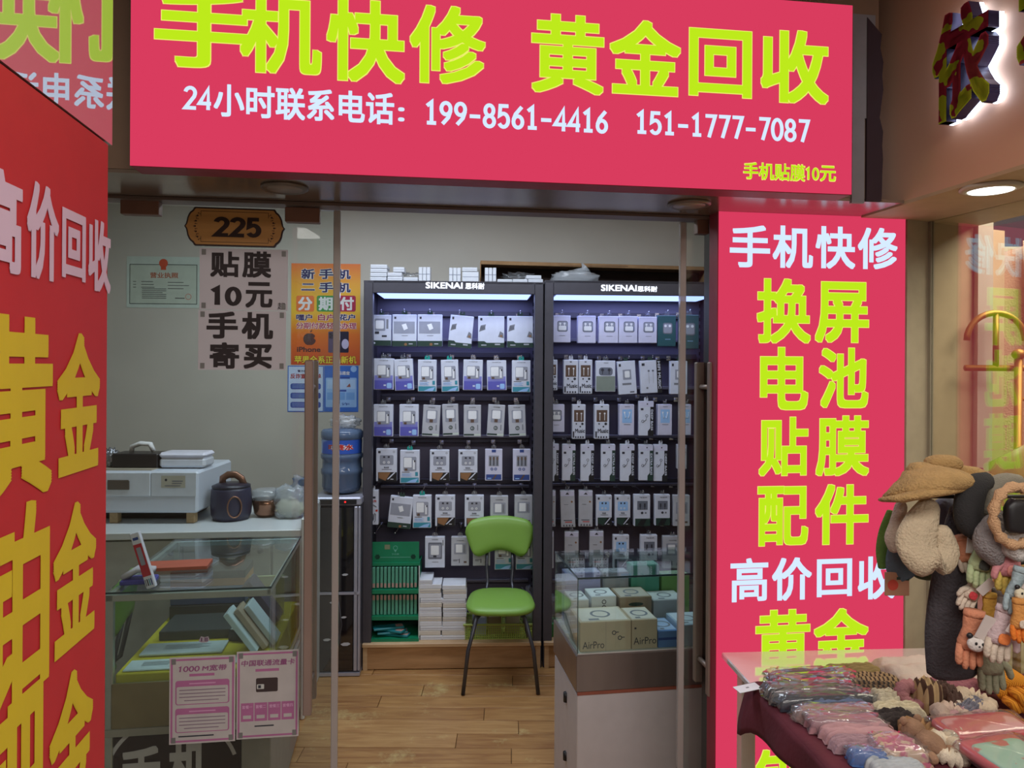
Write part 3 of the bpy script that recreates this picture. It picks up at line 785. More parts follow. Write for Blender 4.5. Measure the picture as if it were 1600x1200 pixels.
def rack(x0, x1, label, logo, hookrows, lips):
    ua, ub = RACK.hit(x0, 700)[0], RACK.hit(x1, 700)[0]; zt_ = RACK.hit(x0 + 5, 438)[1]; zb = RACK.hit(700, 1003)[1]
    c = (ua + ub) / 2; hw = (ub - ua) / 2
    t = thing('display_rack', label, 'rack', RACK.pt(c, 0), RACK.yaw)
    for sx in (-1, 1):
        MB().box(sx * hw - (0.05 if sx > 0 else 0), sx * hw + (0.05 if sx < 0 else 0), 0.0, 0.05, 0.0, zt_, GREY, 0.004).build('post', t)
        MB().box(sx * (hw - 0.012) - 0.008, sx * (hw - 0.012) + 0.008, 0.05, RB, 0.0, zt_, GREYD).build('side_panel', t)
        s_ = Pr()
        for i in range(44): s_.rect(sx * (hw - .028) - .004, .24 + i * .042, sx * (hw - .028) + .004, .262 + i * .042, BLACK, 1)
        if sx > 0: s_.build('slot_strip', t, (0, RB - 0.03, 0))['kind'] = 'stuff'
    MB().box(-hw + .01, hw - .01, RB - 0.02, RB, zb, zt_, BACKP).build('back_panel', t)
    zh = RACK.hit(700, 458.5)[1]
    MB().box(-hw + .05, hw - .05, 0.0, 0.02, zh, zt_, GREY, 0.002).box(-hw, hw, 0.0, RB, zt_ - 0.012, zt_, GREY).build('header', t)
    MB().box(-hw + .06, hw - .06, 0.022, 0.35, zh + 0.004, zh + 0.02, mt((150, 150, 160), .4)).build('lamp_housing', t)
    MB().box(-hw + .07, hw - .07, 0.03, 0.33, zh - 0.002, zh + 0.003, STRIP).build('light_strip', t)
    lo = area('rack_strip_lamp', RACK.pt(c, zh - .006, -.18), (0, 0, 2.6), (2 * hw - .16, .26), 2.6, (.52, .60, 1.0))
    a = Pr()
    for s, lx0, ly0, lx1, ly1 in logo:
        q = RACK.rect(lx0, ly0, lx1, ly1); a.text(s, q[0] - c, q[1], q[2] - c, q[3], LOGO, 2, .03)
    a.build('lettering', t)
    for y in hookrows:
        z = FPK.hit((x0 + x1) / 2, y)[1]
        MB().box(-hw + .05, hw - .05, RB - 0.045, RB - 0.02, z - 0.016, z + 0.016, mt((66, 62, 72), .45, .2), 0.002).build('hook_bar', t)
    for y in lips:
        z = RACK.back(RB - .05).hit((x0 + x1) / 2, y)[1]
        MB().box(-hw + .05, hw - .05, RB - 0.055, RB - 0.02, z - 0.009, z + 0.009, RAILM, 0.002).build('shelf_rail', t)
    # wooden plinth
    MB().box(-hw + .004, hw - .004, -0.02, RB, zb - 0.022, zb, WD2, 0.003).build('plinth_top', t)
    MB().box(-hw + .03, hw - .03, -0.004, 0.016, 0.004, zb - 0.024, WD1, 0.002).build('plinth_panel', t)
    for sx in (-1, 1): MB().box(sx * (hw - .02) - .012, sx * (hw - .02) + .012, -0.012, RB, 0.0, zb - 0.023, WD2).build('plinth_side', t)
    return t, c, hw, zb


rkA, cA, hwA, ZB = rack(567, 848, 'tall grey display rack beside the water dispenser hung with charger boxes', [('SIKENAI', 665, 441, 723, 451), ('思科耐', 727, 442, 757, 452)], (486, 553, 625, 694, 763, 828), (531, 605, 682, 760, 908))
rkB, cB, hwB, _ = rack(850, 1132, 'tall grey display rack behind the glass counter hung with earphone boxes', [('SIKENAI', 939, 445, 995, 455), ('思科耐', 996, 447, 1027, 456)], (489, 556, 625, 691, 762, 828), (532, 606, 682, 757, 907))

# ---------------------------------------------------------------- hanging packages
PKW = mt((204, 209, 224), 0.4); PKG = mt((178, 180, 188), 0.45); PKL = mt((200, 200, 222), 0.4)
VIO = mt((92, 92, 178), 0.4); VIO2 = mt((130, 132, 200), .4); DGRN = mt((40, 62, 54), 0.45); TEAL = mt((32, 150, 140), 0.4); TEAL2 = mt((60, 140, 160), .4)
WIN = mt((150, 154, 168), 0.15, spec=.8); WIN2 = mt((112, 116, 130), 0.2, spec=.8); BRW = mt((140, 100, 66), .5); INK2 = mt((52, 52, 62), .6); PLUGW = mt((228, 230, 234), .35); REDI = mt((190, 60, 50), .5)
BLU3 = mt((52, 74, 140), .5); GRY3 = mt((120, 122, 130), .5); BRNK = mt((96, 74, 62), .5); DTEAL = mt((40, 84, 92), .35); OLV = mt((130, 140, 132), .4)


def art(a, st, w, h):
    """what is printed on the front of a package, w wide and h high, origin at the bottom middle"""
    r = lambda u0, v0, u1, v1, m_, l=1: a.rect(u0 * w, v0 * h, u1 * w, v1 * h, m_, l)
    def rr(u0, v0, u1, v1, m_, l=1, q=.06): a.rr(u0 * w, v0 * h, u1 * w, v1 * h, q * w, m_, l)
    def tx(s, u0, v0, u1, v1, m_, l=3, **k): a.text(s, u0 * w, v0 * h, u1 * w, v1 * h, m_, l, .02, **k)
    def lines(u0, v, u1, n, m_=GRY3, d=.035):
        for i in range(n): r(u0, v - i * d, u1 - .08 * (i % 2), v - i * d + .014, m_, 3)
    if st == 'A':
        rr(-.36, .48, .20, .88, WIN, 1); rr(-.30, .55, .12, .82, PLUGW, 2); r(.25, .55, .36, .86, GRY3, 1); r(-.34, .38, -.12, .46, INK2, 2); r(.02, .28, .28, .34, INK2, 2); r(-.5, 0, .5, .17, DGRN, 1); a.disc(-.36 * w, .085 * h, .05 * w, PKW, 2)
    elif st == 'B':
        r(-.44, .40, .42, .78, WIN, 1); a.poly([(-.02 * w, .50 * h), (.14 * w, .56 * h), (.06 * w, .72 * h), (-.12 * w, .68 * h)], PLUGW, 2); r(-.42, .86, -.34, .93, INK2, 1); lines(-.12, .33, .14, 1); r(-.5, 0, .5, .17, DGRN, 1); a.disc(.05 * w, .06 * h, .06 * w, BRW, 2); r(.18, .06, .34, .09, PKG, 2)
    elif st == 'C':
        r(-.42, .86, -.34, .94, INK2, 1); a.poly([(-.46 * w, .50 * h), (-.26 * w, .56 * h), (-.20 * w, .74 * h), (-.40 * w, .70 * h)], GRY3, 1); a.poly([(.26 * w, .34 * h), (.48 * w, .30 * h), (.46 * w, .46 * h), (.34 * w, .52 * h)], GRY3, 1)
        for i in range(4): r(-.40 + .05 * i, .56, -.38 + .05 * i, .68, INK2, 2)
        r(.34, .34, .42, .40, BRW, 2); a.poly([(-.5 * w, 0), (.5 * w, 0), (.5 * w, .15 * h), (-.18 * w, .15 * h), (-.26 * w, .20 * h), (-.5 * w, .20 * h)], DGRN, 1); r(-.38, .06, -.18, .09, PKG, 2); r(.14, .08, .34, .12, PKG, 2)
    elif st in 'PT':
        if st == 'P':
            r(-.46, .02, .46, .46, VIO2, 1); r(-.46, .02, .46, .30, VIO, 2)
        else: r(-.46, .02, .46, .17, TEAL2, 1); a.poly([(-.2 * w, .02 * h), (.3 * w, .02 * h), (.44 * w, .15 * h), (.1 * w, .1 * h)], BL2, 2)
        tx('oneplug', -.22, .92, .22, .95, GRY3); rr(-.32, .38, .34, .80, WIN, 3); rr(-.30, .48, .10, .78, PLUGW, 4, .04); r(.16, .42, .26, .70, PLUGW, 4); r(.22, .64, .29, .70, INK2, 5); r(-.26, .38, -.12, .45, BRNK, 4)
        if st == 'P': lines(-.28, .33, .40, 1, VIO2); rr(.16, .05, .40, .22, BL2, 3); r(0, .12, .12, .17, PKW, 3)
        else: lines(-.40, .33, .0, 1, INK2); lines(-.40, .28, .1, 3, BL2); r(.28, .22, .42, .34, TEAL2, 2)
    elif st == 'W':
        tx('onestep', -.2, .91, .2, .94, INK2); rr(-.32, .44, .34, .84, WIN, 1); rr(-.24, .56, .24, .82, PLUGW, 2); r(-.10, .45, .10, .55, BRNK, 2); a.ring(0, .27 * h, .08 * w, .12 * w, DGRN, 2); tx('2', -.04, .24, .04, .30, DGRN, 3); r(.28, .20, .34, .38, GRY3, 1); r(-.48, .04, .1, .09, DGRN, 1); r(.12, .04, .48, .09, GRN, 1)
    elif st in 'GQ':
        r(-.40, .86, -.28, .93, INK2, 1); a.ring(.36 * w, .90 * h, .03 * w, .05 * w, GRY3, 1)
        rr(-.32, .50, .34, .80, WIN if st == 'G' else BL2, 1); r(-.16, .72, -.06, .77, INK2, 3); r(.06, .72, .16, .77, INK2, 3)
        for u in (-.11, .11): a.ring(u * w, .58 * h, .03 * w, .06 * w, PLUGW, 2, 14)
        tx('快充线', -.12, .40, .12, .45, INK2); lines(-.22, .36, .26, 1)
        r(-.40, 0, .5, .28, BLACK, 1); a.poly([(-.36 * w, .10 * h), (-.04 * w, .02 * h), (.2 * w, .27 * h), (-.38 * w, .27 * h)], BRW if st == 'G' else DGRN, 2); a.poly([(.02 * w, .06 * h), (.10 * w, .06 * h), (.44 * w, .27 * h), (.36 * w, .27 * h)], PKW, 3); r(.2, .05, .34, .08, PKG, 3)
    elif st == 'U':
        r(-.12, .90, .12, .99, BLU3, 1); r(-.30, .46, .30, .80, WIN, 1)
        for u in (-.2, 0, .2): r(u - .03, .48, u + .03, .66, INK2, 2); r(u - .05, .66, u + .05, .76, BRNK, 2)
        for u in (-.11, .11): a.ring(u * w, .37 * h, .04 * w, .08 * w, BLU3, 2, 16)
        r(-.44, .03, .44, .20, BLU3, 1); a.poly([(-.1 * w, .03 * h), (.0 * w, .03 * h), (.2 * w, .2 * h), (.1 * w, .2 * h)], BRNK, 2); r(-.36, .06, -.14, .09, BL2, 2)
    elif st == 'S':
        r(-.2, .76, .2, .82, INK2, 1); tx('线', -.25, .66, .3, .72, REDI); a.tube([(-.3 * w, -.0012, .50 * h), (-.05 * w, -.0012, .58 * h), (.3 * w, -.0012, .52 * h)], .0014, INK2, 6); r(.2, .38, .44, .44, REDI, 1)
        for dx in (-.18, .08): a.tube([((dx - .1) * w, -.0012, .14 * h), ((dx + .02) * w, -.0012, .34 * h), ((dx + .14) * w, -.0012, .30 * h), ((dx + .1) * w, -.0012, .12 * h), (dx * w, -.0012, .08 * h)], .0016, INK2, 6)
    elif st == 'E':
        rr(-.24, .40, .34, .80, WIN2, 1, .10); rr(-.20, .43, .30, .77, WIN, 2, .09); rr(-.16, .46, .26, .62, PLUGW, 3, .06)
        for u in (-.08, .16): a.disc(u * w, .70 * h, .06 * w, PLUGW, 4, 12); r(u - .02, .56, u + .02, .68, PLUGW, 4)
        lines(-.12, .25, .20, 1); r(.30, .45, .33, .6, BLU3, 4)
    elif st == 'F':
        rr(-.22, .40, .30, .76, WIN2, 1, .10); rr(-.18, .43, .26, .73, WIN, 2, .09)
        for u in (-.08, .16): a.disc(u * w, .66 * h, .07 * w, PLUGW, 4, 12)
        lines(-.1, .22, .2, 1, BL2)
    elif st == 'K':
        r(-.36, .50, .36, .84, BRNK, 1); r(-.08, .92, .06, .95, INK2, 1)
        for u in (-.14, .18): a.disc(u * w, .74 * h, .06 * w, PLUGW, 2, 10); r(u - .02, .54, u + .02, .72, PLUGW, 2)
        a.disc(.26 * w, .44 * h, .09 * w, INK2, 2, 12); a.disc(.10 * w, .36 * h, .06 * w, INK2, 2, 12); r(-.24, .42, -.14, .46, INK2, 2)
        tx('Music', -.28, .18, .44, .30, INK2); r(-.44, .04, -.34, .22, INK2, 2)
        for i in range(4): r(-.28 + .18 * i, .03, -.18 + .18 * i, .08, INK2, 2)
    elif st == 'N':
        r(-.48, .02, .48, .50, OLV, 1); rr(-.34, .52, .36, .78, WIN2, 1, .14)
        for u in (-.16, .18): a.disc(u * w, .70 * h, .08 * w, INK2, 2, 12); r(u - .02, .56, u + .02, .68, INK2, 2)
        lines(-.1, .92, .14, 1)
    elif st == 'H':
        r(-.42, .84, -.30, .92, INK2, 1); r(-.22, .44, .24, .74, WIN, 1); rr(-.12, .50, .16, .70, PLUGW, 2); r(-.28, .28, .22, .34, GRY3, 1); r(.12, .05, .36, .08, INK2, 1)
    elif st == 'M':
        r(-.42, .84, -.28, .92, INK2, 1)
        for u in (-.1, .1): a.disc(u * w, .68 * h, .05 * w, WIN2, 2, 12); r(u - .012, .30, u + .012, .66, PKG, 2)
        a.disc(-.2 * w, .16 * h, .05 * w, GRY3, 2, 10); r(.28, 0, .5, 1, BLACK, 1); tx('HIFI MUSIC', .33, .12, .46, .96, PKW, turn=True)
    elif st in 'DX':
        r(-.46, .84, .5, .995, PKL, 1); a.disc(.08 * w, .92 * h, .05 * w, INK2, 2, 10); r(-.36, .74, -.18, .80, INK2, 1)
        a.poly([(.12 * w, 0), (.5 * w, 0), (.5 * w, .84 * h), (.28 * w, .84 * h), (.28 * w, .22 * h), (.12 * w, .14 * h)], BLACK if st == 'D' else DGRN, 1)
        tx('DEEP BASS' if st == 'D' else 'EXTRA BASS', .32, .16, .46, .76, PKW, turn=True)
        for u, v in ((.04, .58), (-.22, .42)): a.ring(u * w, v * h, .06 * w, .10 * w, GRY3, 2, 14)
        a.tube([(.04 * w, -.0012, .56 * h), (-.02 * w, -.0012, .46 * h), (-.2 * w, -.0012, .40 * h)], .0012, GRY3, 5)
    elif st == 'L':
        r(-.46, .86, .46, .99, PKL, 1); a.poly([(-.14 * w, .90 * h), (.14 * w, .90 * h), (0, .96 * h)], INK2, 2); a.disc(.3 * w, .70 * h, .07 * w, BRW, 2, 12); lines(-.25, .62, .05, 1); r(-.3, .18, .28, .20, INK2, 1); r(-.2, .13, .28, .155, REDI, 1)
        for i in range(4): a.poly([((-.36 + .2 * i) * w, .03 * h), ((-.24 + .2 * i) * w, .03 * h), ((-.30 + .2 * i) * w, .09 * h)], INK2, 2)
    elif st == 'V':
        tx('onestep', -.2, .86, .2, .89, INK2); rr(-.34, .40, .36, .78, WIN, 1, .04); rr(-.24, .46, .12, .74, PLUGW, 2, .03); r(.18, .44, .28, .72, GRY3, 2); lines(-.38, .20, -.08, 2, INK2); r(-.06, .10, -.02, .24, INK2, 2); r(.2, .10, .36, .16, BRNK, 2)
    elif st == 'R':
        tx('onestep', -.16, .90, .16, .93, INK2); rr(-.34, .28, .36, .82, WIN2, 1, .05); rr(-.28, .34, .30, .76, WIN, 2, .05); rr(-.2, .42, .2, .72, PLUGW, 3, .04); r(-.08, .34, .08, .40, INK2, 3); r(.38, .72, .43, .90, GRY3, 1); lines(-.15, .18, .18, 1)
    elif st == 'Y':
        tx('type', -.18, .90, .3, .93, INK2); r(-.30, .52, .34, .80, WIN2, 1)
        for u in (-.12, .16): r(u - .05, .60, u + .05, .72, INK2, 2); r(u - .02, .53, u + .02, .60, INK2, 2)
        a.disc(0, .42 * h, .08 * w, INK2, 2, 12); a.disc(.22 * w, .42 * h, .06 * w, GRY3, 2, 12); r(-.42, 0, .5, .24, DGRN, 1); a.poly([(-.3 * w, .02 * h), (.1 * w, .02 * h), (.3 * w, .22 * h), (-.05 * w, .22 * h)], BLACK, 2)
    elif st == 'J':
        lines(-.15, .92, .2, 1); r(-.32, .40, .34, .84, BL2, 1)
        for u in (-.16, .18): a.disc(u * w, .74 * h, .06 * w, PLUGW, 3, 10); a.tube([(u * w, -.002, .72 * h), (u * .6 * w, -.002, .55 * h), (u * .3 * w, -.002, .60 * h)], .0014, PLUGW, 5)
        lines(-.2, .34, .24, 1); r(-.46, .03, .46, .30, PKL, 1)


STY = {  # name, description, body material, tab material, depth
    'A': ('charger_box', 'white charger box with green base band', PKW, DGRN), 'B': ('charger_box', 'square white box with grey picture and green base', PKW, DGRN),
    'C': ('charger_box', 'square white box with corner pictures, green base', PKW, DGRN), 'P': ('charger_box', 'white charger box with violet lower half', PKW, None),
    'T': ('charger_box', 'white charger box with teal base', PKW, TEAL), 'W': ('charger_box', 'pale plug box with thin green base line', PKG, None),
    'G': ('cable_box', 'white cable box with brown wood picture', PKW, None), 'U': ('cable_box', 'pale cable box with three dark plugs, blue base', PKL, None),
    'S': ('cable_pack', 'slim white pack printed with a black cable', PKW, None), 'E': ('earbud_box', 'lilac white earbud box with rounded window', PKL, None),
    'F': ('earbud_box', 'dark teal earbud box with rounded window', DTEAL, None), 'K': ('earphone_box', 'white earphone box, brown window and black dots', PKW, None),
    'N': ('earphone_box', 'white earphone box with olive lower half', PKW, None), 'H': ('earphone_box', 'tilted plain white earphone box', PKW, DGRN),
    'M': ('earphone_box', 'tilted white earphone box with black side strip', PKW, DGRN), 'D': ('earphone_box', 'slim earphone box with black side strip', PKW, None),
    'X': ('earphone_box', 'slim earphone box with dark green side strip', PKW, None), 'L': ('cable_box', 'slim white cable box with hang flap', PKG, None),
    'Q': ('cable_box', 'white cable box with blue window, dark foot', PKW, None), 'V': ('charger_box', 'pale charger box with square window', PKG, None),
    'R': ('charger_box', 'white charger box with large framed window', PKW, None), 'Y': ('cable_box', 'white cable box, two dark plugs, green foot', PKW, None),
    'J': ('earphone_box', 'pale blue earphone box with white earbuds', PKL, None)}

ROWN = {1: 'top row', 2: 'second row', 3: 'third row', 4: 'fourth row', 5: 'fifth row', 6: 'lowest row'}
PKA = {1: 'A 581 492 611 540|B 613 491.5 651 541|B 652.5 491.5 691 541|C 698 493 738 543 5|C 747 494 788 543|C 792.5 494 833 543',
       2: 'P 584 560 615 609|P 616.5 561 648 610 -3|T 653 562 682 612|T 689.5 562 718 612 -2|P 723 562 754 610 1|P 761 563 792 610 -1|T 800 563 829 613',
       3: 'P 583.5 632 614 682|P 624 632 654 682|W 658 633 687 682 3|W 691.5 631.5 718 681 -2|W 724.5 633 751.5 682.5|W 759.5 632.5 788 682 3|W 795 633 823 682 -2',
       4: 'G 587.5 701 620 752|T 625 703.5 655.5 755|G 671.5 703 702 752|G 716 703 746 752|U 758 702 785 751|U 801.5 702 829 751.5',
       5: 'S 577 766 591 820|B 603 776 643 825 6|T 645 774 674 825|G 680 774 711 822|G 726 774 756 823|V 766 775 794 822|V 804 774 832 820',
       6: 'R 664 839 695 887|V 705 839 733 884|V 739 838 766 884|T 773 838 801 890|T 806 838 834 890'}
PKB = {1: 'E 863.5 493 891.5 535|E 903 493.5 931 536|E 936 494 966 536|E 967 494 996 536|E 998 495 1026.5 536|F 1028 493 1056 541|F 1061.5 492 1092 545',
       2: 'K 855 562 871 610|K 880.5 562 903.5 615.5|K 904.5 562 925.5 615.5|N 931 563.5 961.5 612|H 966 564 997 616 -4|M 1001 563 1036 614 -3|H 1047.5 564 1074 616',
       3: 'E 855 632 882 675|K 894 632 915 686|K 929 632 952 686|J 968 632 991 680|D 998 627 1021 681|J 1028 632 1050 680|J 1066 632 1080 680',
       4: 'D 855 694 873 752|X 878 694.5 899 751|D 907 694.5 928 752|X 939 694.5 961 751.5|D 969 694.5 991 752|X 998 695 1020 751|D 1021.5 695 1042.5 752|L 1058 695 1073 733',
       5: 'L 854 767 868 823|L 876 767 900 824 -2|L 904 767 926 823|Q 931.5 774 956 822|Q 961 774 985 822|Y 990.5 773 1016 822|Y 1023 773 1047 821|V 1052 774 1078 822',
       6: 'L 851 831 865 888|L 882 831 904 886|L 921 830 943 886|Q 958 836 983 888|Y 1001 836 1027 888|V 1036 838 1066 888'}
for rk, table, cw, whose, start in ((rkA, PKA, cA, 'charger rack', 'dispenser'), (rkB, PKB, cB, 'earphone rack', 'middle post')):
    for rown, txt in table.items():
        for i, it in enumerate(txt.split('|')):
            f = it.split(); st = f[0]; x0, y0, x1, y1 = map(float, f[1:5]); tilt = float(f[5]) if len(f) > 5 else 0.0
            nm, desc, body, tab = STY[st]
            q = FPK.rect(x0, y0, x1, y1); wd, h = q[2] - q[0], q[3] - q[1]
            if tilt: wd -= abs(math.sin(R(tilt))) * h * .8
            uc = (q[0] + q[2]) / 2; dep = 0.05 if st in 'ELDXKJ' else 0.035
            lab = f"{desc}, {ORD[i + 1]} from {start}, {ROWN[rown]}, {whose}"
            t = thing(nm, lab, 'box', FPK.pt(uc, q[1]), FPK.yaw + (R(-6) if st in 'DXL' else 0), 'packages on the ' + ('charger' if rk is rkA else 'earphone') + ' rack', R(tilt))
            if st in 'DXLK' and h > .12:
                MB().box(-wd / 2, wd / 2, 0, dep, 0, h, body, 0.003).build('carton', t)
            else:
                MB().box(-wd / 2, wd / 2, 0, dep, 0, h, body, 0.002).build('carton', t)
            a = Pr(); a.EPS = 0.0005; art(a, st, wd, h); a.build('print', t)
            tm = tab or (PKW if st in 'SKD' else CLEARBAG)
            tw = wd * (.22 if st in 'ABCHM' else .28)
            MB().prism([(-tw / 2, h - .002), (tw / 2, h - .002), (tw / 2, h + .016), (tw * .3, h + .024), (tw * .12, h + .024), (tw * .12, h + .012), (-tw * .12, h + .012), (-tw * .12, h + .024), (-tw * .3, h + .024), (-tw / 2, h + .016)], 0.004, 0.0055, tm).build('hang_tab', t)
            # wire hook of the rack
            lp = FPK.pt(uc, q[3] + .017) - RACK.pt(cw, 0); lx = lp.dot(RACK.U); lz = lp.z
            MB().tube([(lx, RB - .03, lz), (lx, 0.115, lz), (lx, 0.105, lz + .012)], .0028, CHROME, 6).box(lx - .012, lx + .012, RB - .05, RB - .044, lz - .012, lz + .014, CHROME).build('hook', rk)
for x, y in ((586, 834), (618, 834), (1043, 560)):
    rk, cw = (rkA, cA) if x < 850 else (rkB, cB)
    u, z = FPK.hit(x, y); lp = FPK.pt(u, z) - RACK.pt(cw, 0); lx = lp.dot(RACK.U); lz = lp.z
    MB().tube([(lx, RB - .03, lz), (lx, 0.115, lz), (lx, 0.105, lz + .012)], .0028, CHROME, 6).box(lx - .012, lx + .012, RB - .05, RB - .044, lz - .012, lz + .014, CHROME).build('hook', rk)

# ---------------------------------------------------------------- on top of the racks
ZT = RACK.hit(575, 438)[1]
FT = RACK.back(0.08); n_ = 0


def flatbox(x0, y0, x1, y1, dep, lab, group, mat=WHITE, fr=FT, name='white_carton', zfix=None, yo=0.0, lid=True):
    q = fr.rect(x0, y0, x1, y1); wd = (q[2] - q[0]) / 2 - .0006; h = q[3] - q[1] - .0008
    z = q[1] if zfix is None else zfix
    t = thing(name, lab, 'box', fr.pt((q[0] + q[2]) / 2, z, -yo), fr.yaw, group)
    MB().box(-wd, wd, 0, dep, 0, h, mat, 0.002).build('carton', t)
    if lid: MB().box(-wd * .96, wd * .96, -0.0006, 0.0, h * .46, h * .52, mt((150, 156, 172), .5)).build('seam', t)
    return t


G1 = 'small white cartons on top of the racks'
for i in range(4): flatbox(578 + i * .2, 432.5 - i * 6.5, 604 + i * .4, 438.5 - i * 6.5, .12, f'small white carton, {ORD[i + 1]} from bottom of the corner stack on the charger rack', G1)
flatbox(605, 425.5, 628, 431.5, .1, 'small white carton lying on another beside the corner stack on the charger rack', G1)
flatbox(605, 432, 629, 438.5, .1, 'small white carton lying under another beside the corner stack on the charger rack', G1)
flatbox(614, 417, 632, 425, .09, 'topmost white carton resting across two beside the corner stack', G1)
flatbox(630, 433, 653, 439, .1, 'single white carton lying between the corner stack and three upright cartons', G1)
for i, x in enumerate((654, 660.2, 666.4)): flatbox(x, 417, x + 6, 439, .1, f'upright white carton, {ORD[i + 1]} of three standing nearest the corner stack', G1)
for i, x in enumerate((701.5, 707.8, 714)): flatbox(x, 418, x + 6, 440, .1, f'upright white carton, {ORD[i + 1]} of three above the rack lettering', G1)
flatbox(722, 417.5, 746, 424, .1, 'white carton on top of a bagged carton above the rack lettering', G1)
flatbox(722, 424.5, 748, 440, .1, 'bagged white carton above the rack lettering', G1)
for i, x in enumerate((757.5, 763.5, 769.7)): flatbox(x, 418, x + 5.8, 440, .1, f'upright white carton, {ORD[i + 1]} of three before the big brown carton', G1)
for i, x in enumerate((777, 801, 825)): flatbox(x, 436, x + 23.5, 442, .1, f'white carton lying flat, {ORD[i + 1]} of three in a row before the brown carton', G1)
flatbox(822, 430, 846, 435.6, .1, 'white carton lying on the end of the flat row before the brown carton', G1)


def bag(name, label, cat, loc, rx, ry, rz, knot=None, mat=None, seed=1, inside=None, noise=.22, group=None, yaw=0.0):
    t = thing(name, label, cat, loc, yaw, group)
    b = MB().blob((0, 0, rz * .96), rx, ry, rz, mat or BAG, .75, .85, noise, seed, 1.6, 28, 16)
    b.build('bag_body', t)
    if knot:
        k = MB(); k.tube([(knot[0] * .4, 0, rz * 1.5), (knot[0], 0, knot[1]), (knot[0] * 1.25, 0, knot[1] * 1.12)], [rx * .35, rx * .12, rx * .3], mat or BAG, 9); k.build('knot', t)
    if inside: inside(t)
    return t


RT = rkA.matrix_basis
c = FT.hit(902, 442); bag('plastic_bag', 'translucent white plastic bag lying on the earphone rack', 'bag', FT.pt(c[0], RACK.hit(902, 442.5)[1], -.1), .135, .09, .045, (.05, .10), BAG, 3)
c = FT.hit(638, 430); bag('plastic_wrap', 'crumpled clear plastic wrap beside the corner stack of white cartons', 'wrap', FT.pt(c[0], RACK.hit(638, 438)[1], -.17), .06, .03, .035, None, CLEARBAG, 5, noise=.5)
c = FT.hit(812, 430); bag('plastic_wrap', 'crumpled clear plastic wrap on the flat cartons before the brown carton', 'wrap', FT.pt(c[0], RACK.hit(810, 436)[1], -.16), .085, .04, .032, None, CLEARBAG, 8, noise=.5)
# big open brown carton behind
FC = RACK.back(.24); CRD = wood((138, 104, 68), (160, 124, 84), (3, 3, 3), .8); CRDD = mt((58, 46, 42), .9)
q = FC.rect(750, 404, 1104, 441); c = (q[0] + q[2]) / 2; hw = (q[2] - q[0]) / 2; H = q[3] - q[1]
t = thing('cardboard_box', 'long open brown cardboard box lying across both racks', 'box', FC.pt(c, ZT + .001), FC.yaw)
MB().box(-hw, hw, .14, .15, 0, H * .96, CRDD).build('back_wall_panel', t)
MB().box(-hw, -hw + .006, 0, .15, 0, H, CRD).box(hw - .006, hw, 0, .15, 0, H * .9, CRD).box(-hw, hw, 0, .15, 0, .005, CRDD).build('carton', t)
MB().box(-hw, hw, .0, .15, H * .84, H, CRD, .002, Matrix.Rotation(R(.9), 4, 'Y')).build('top_flap', t)
MB().box(-hw * .3, hw, -.02, -.014, 0, H * .25, mt((88, 76, 72), .8)).build('front_flap', t)
a = Pr(); a.text('APPLIANCE  -  CARTON  BOX  FRAGILE', -hw * .4, H * .89, hw * .35, H * .95, mt((92, 66, 46), .8), 3, .01) if False else a.rect(-hw * .3, H * .88, hw * .3, H * .91, mt((112, 82, 56), .8), 2)
a.build('print', t)

# ---------------------------------------------------------------- on the plinths: green stand, carton stacks, basket
FS = RACK.back(0.03); GS = mt((18, 122, 84), 0.4); GSL = mt((96, 170, 148), 0.4); GSD = mt((12, 70, 54), .5); EDGEW = mt((200, 206, 206), .4)
q = FS.rect(577, 846, 655, 1000); c = (q[0] + q[2]) / 2; hw = (q[2] - q[0]) / 2; H = q[3] - q[1]
t = thing('display_stand', 'green cardboard stand with two rows of slim film packs beside the dispenser', 'stand', FS.pt(c, ZB), FS.yaw)
hh_ = H * .98; fz = hh_ * .78
stand = t
MB().box(-hw, hw, .20, .206, 0, fz, GSD).build('back_panel', t)
for sx in (-1, 1): MB().prism([(0, 0), (.2, 0), (.2, fz), (.04, fz)], 0, .004, GS, Matrix.Translation((sx * hw - (0.004 if sx > 0 else 0), 0, 0)) @ Matrix(((0, 1, 0, 0), (1, 0, 0, 0), (0, 0, 1, 0), (0, 0, 0, 1)))).box(sx * hw - .003, sx * hw + .003, -.003, .001, 0, fz * .99, EDGEW).build('side_panel', t)
MB().box(-hw * .96, hw * .96, .045, .05, fz, hh_, GS).build('header_card', t)
MB().box(-hw, hw, .03, .12, fz - .012, fz + .004, GS).build('shelf', t)
MB().box(-hw, hw, .0, .2, fz * .62, fz * .67, GS).build('shelf', t); MB().box(-hw, hw, .0, .2, fz * .27, fz * .32, GS).build('shelf', t)
MB().box(-hw, hw, -.02, .2, 0, .016, GS).build('tray', t)
a = Pr(); zc = fz + (hh_ - fz) * .72; a.ring(0, zc, .010, .013, GSL, 1); a.poly([(-.008, zc - .012), (.008, zc - .012), (0, zc - .026)], GSL, 1); a.text('手机膜', -.02, zc - .04, .02, zc - .03, GSL, 1, .01)
for sx in (-1, 1):
    for i in range(6): a.disc(sx * (.10 + .008 * math.cos(i * 1.05)), fz + .035 + .008 * math.sin(i * 1.05), .007, GSD, 1, 8)
a.rect(-.085, zc - .054, .085, zc - .051, GSL, 1); a.rect(-.06, zc - .008, -.03, zc + .018, mt((120, 130, 100), .6), 1)
a.build('print', t, (0, .045, 0))
GP = 'slim film packs in the green stand'
FILM = mt((88, 158, 134), .4); FLAB = mt((176, 140, 130), .5)
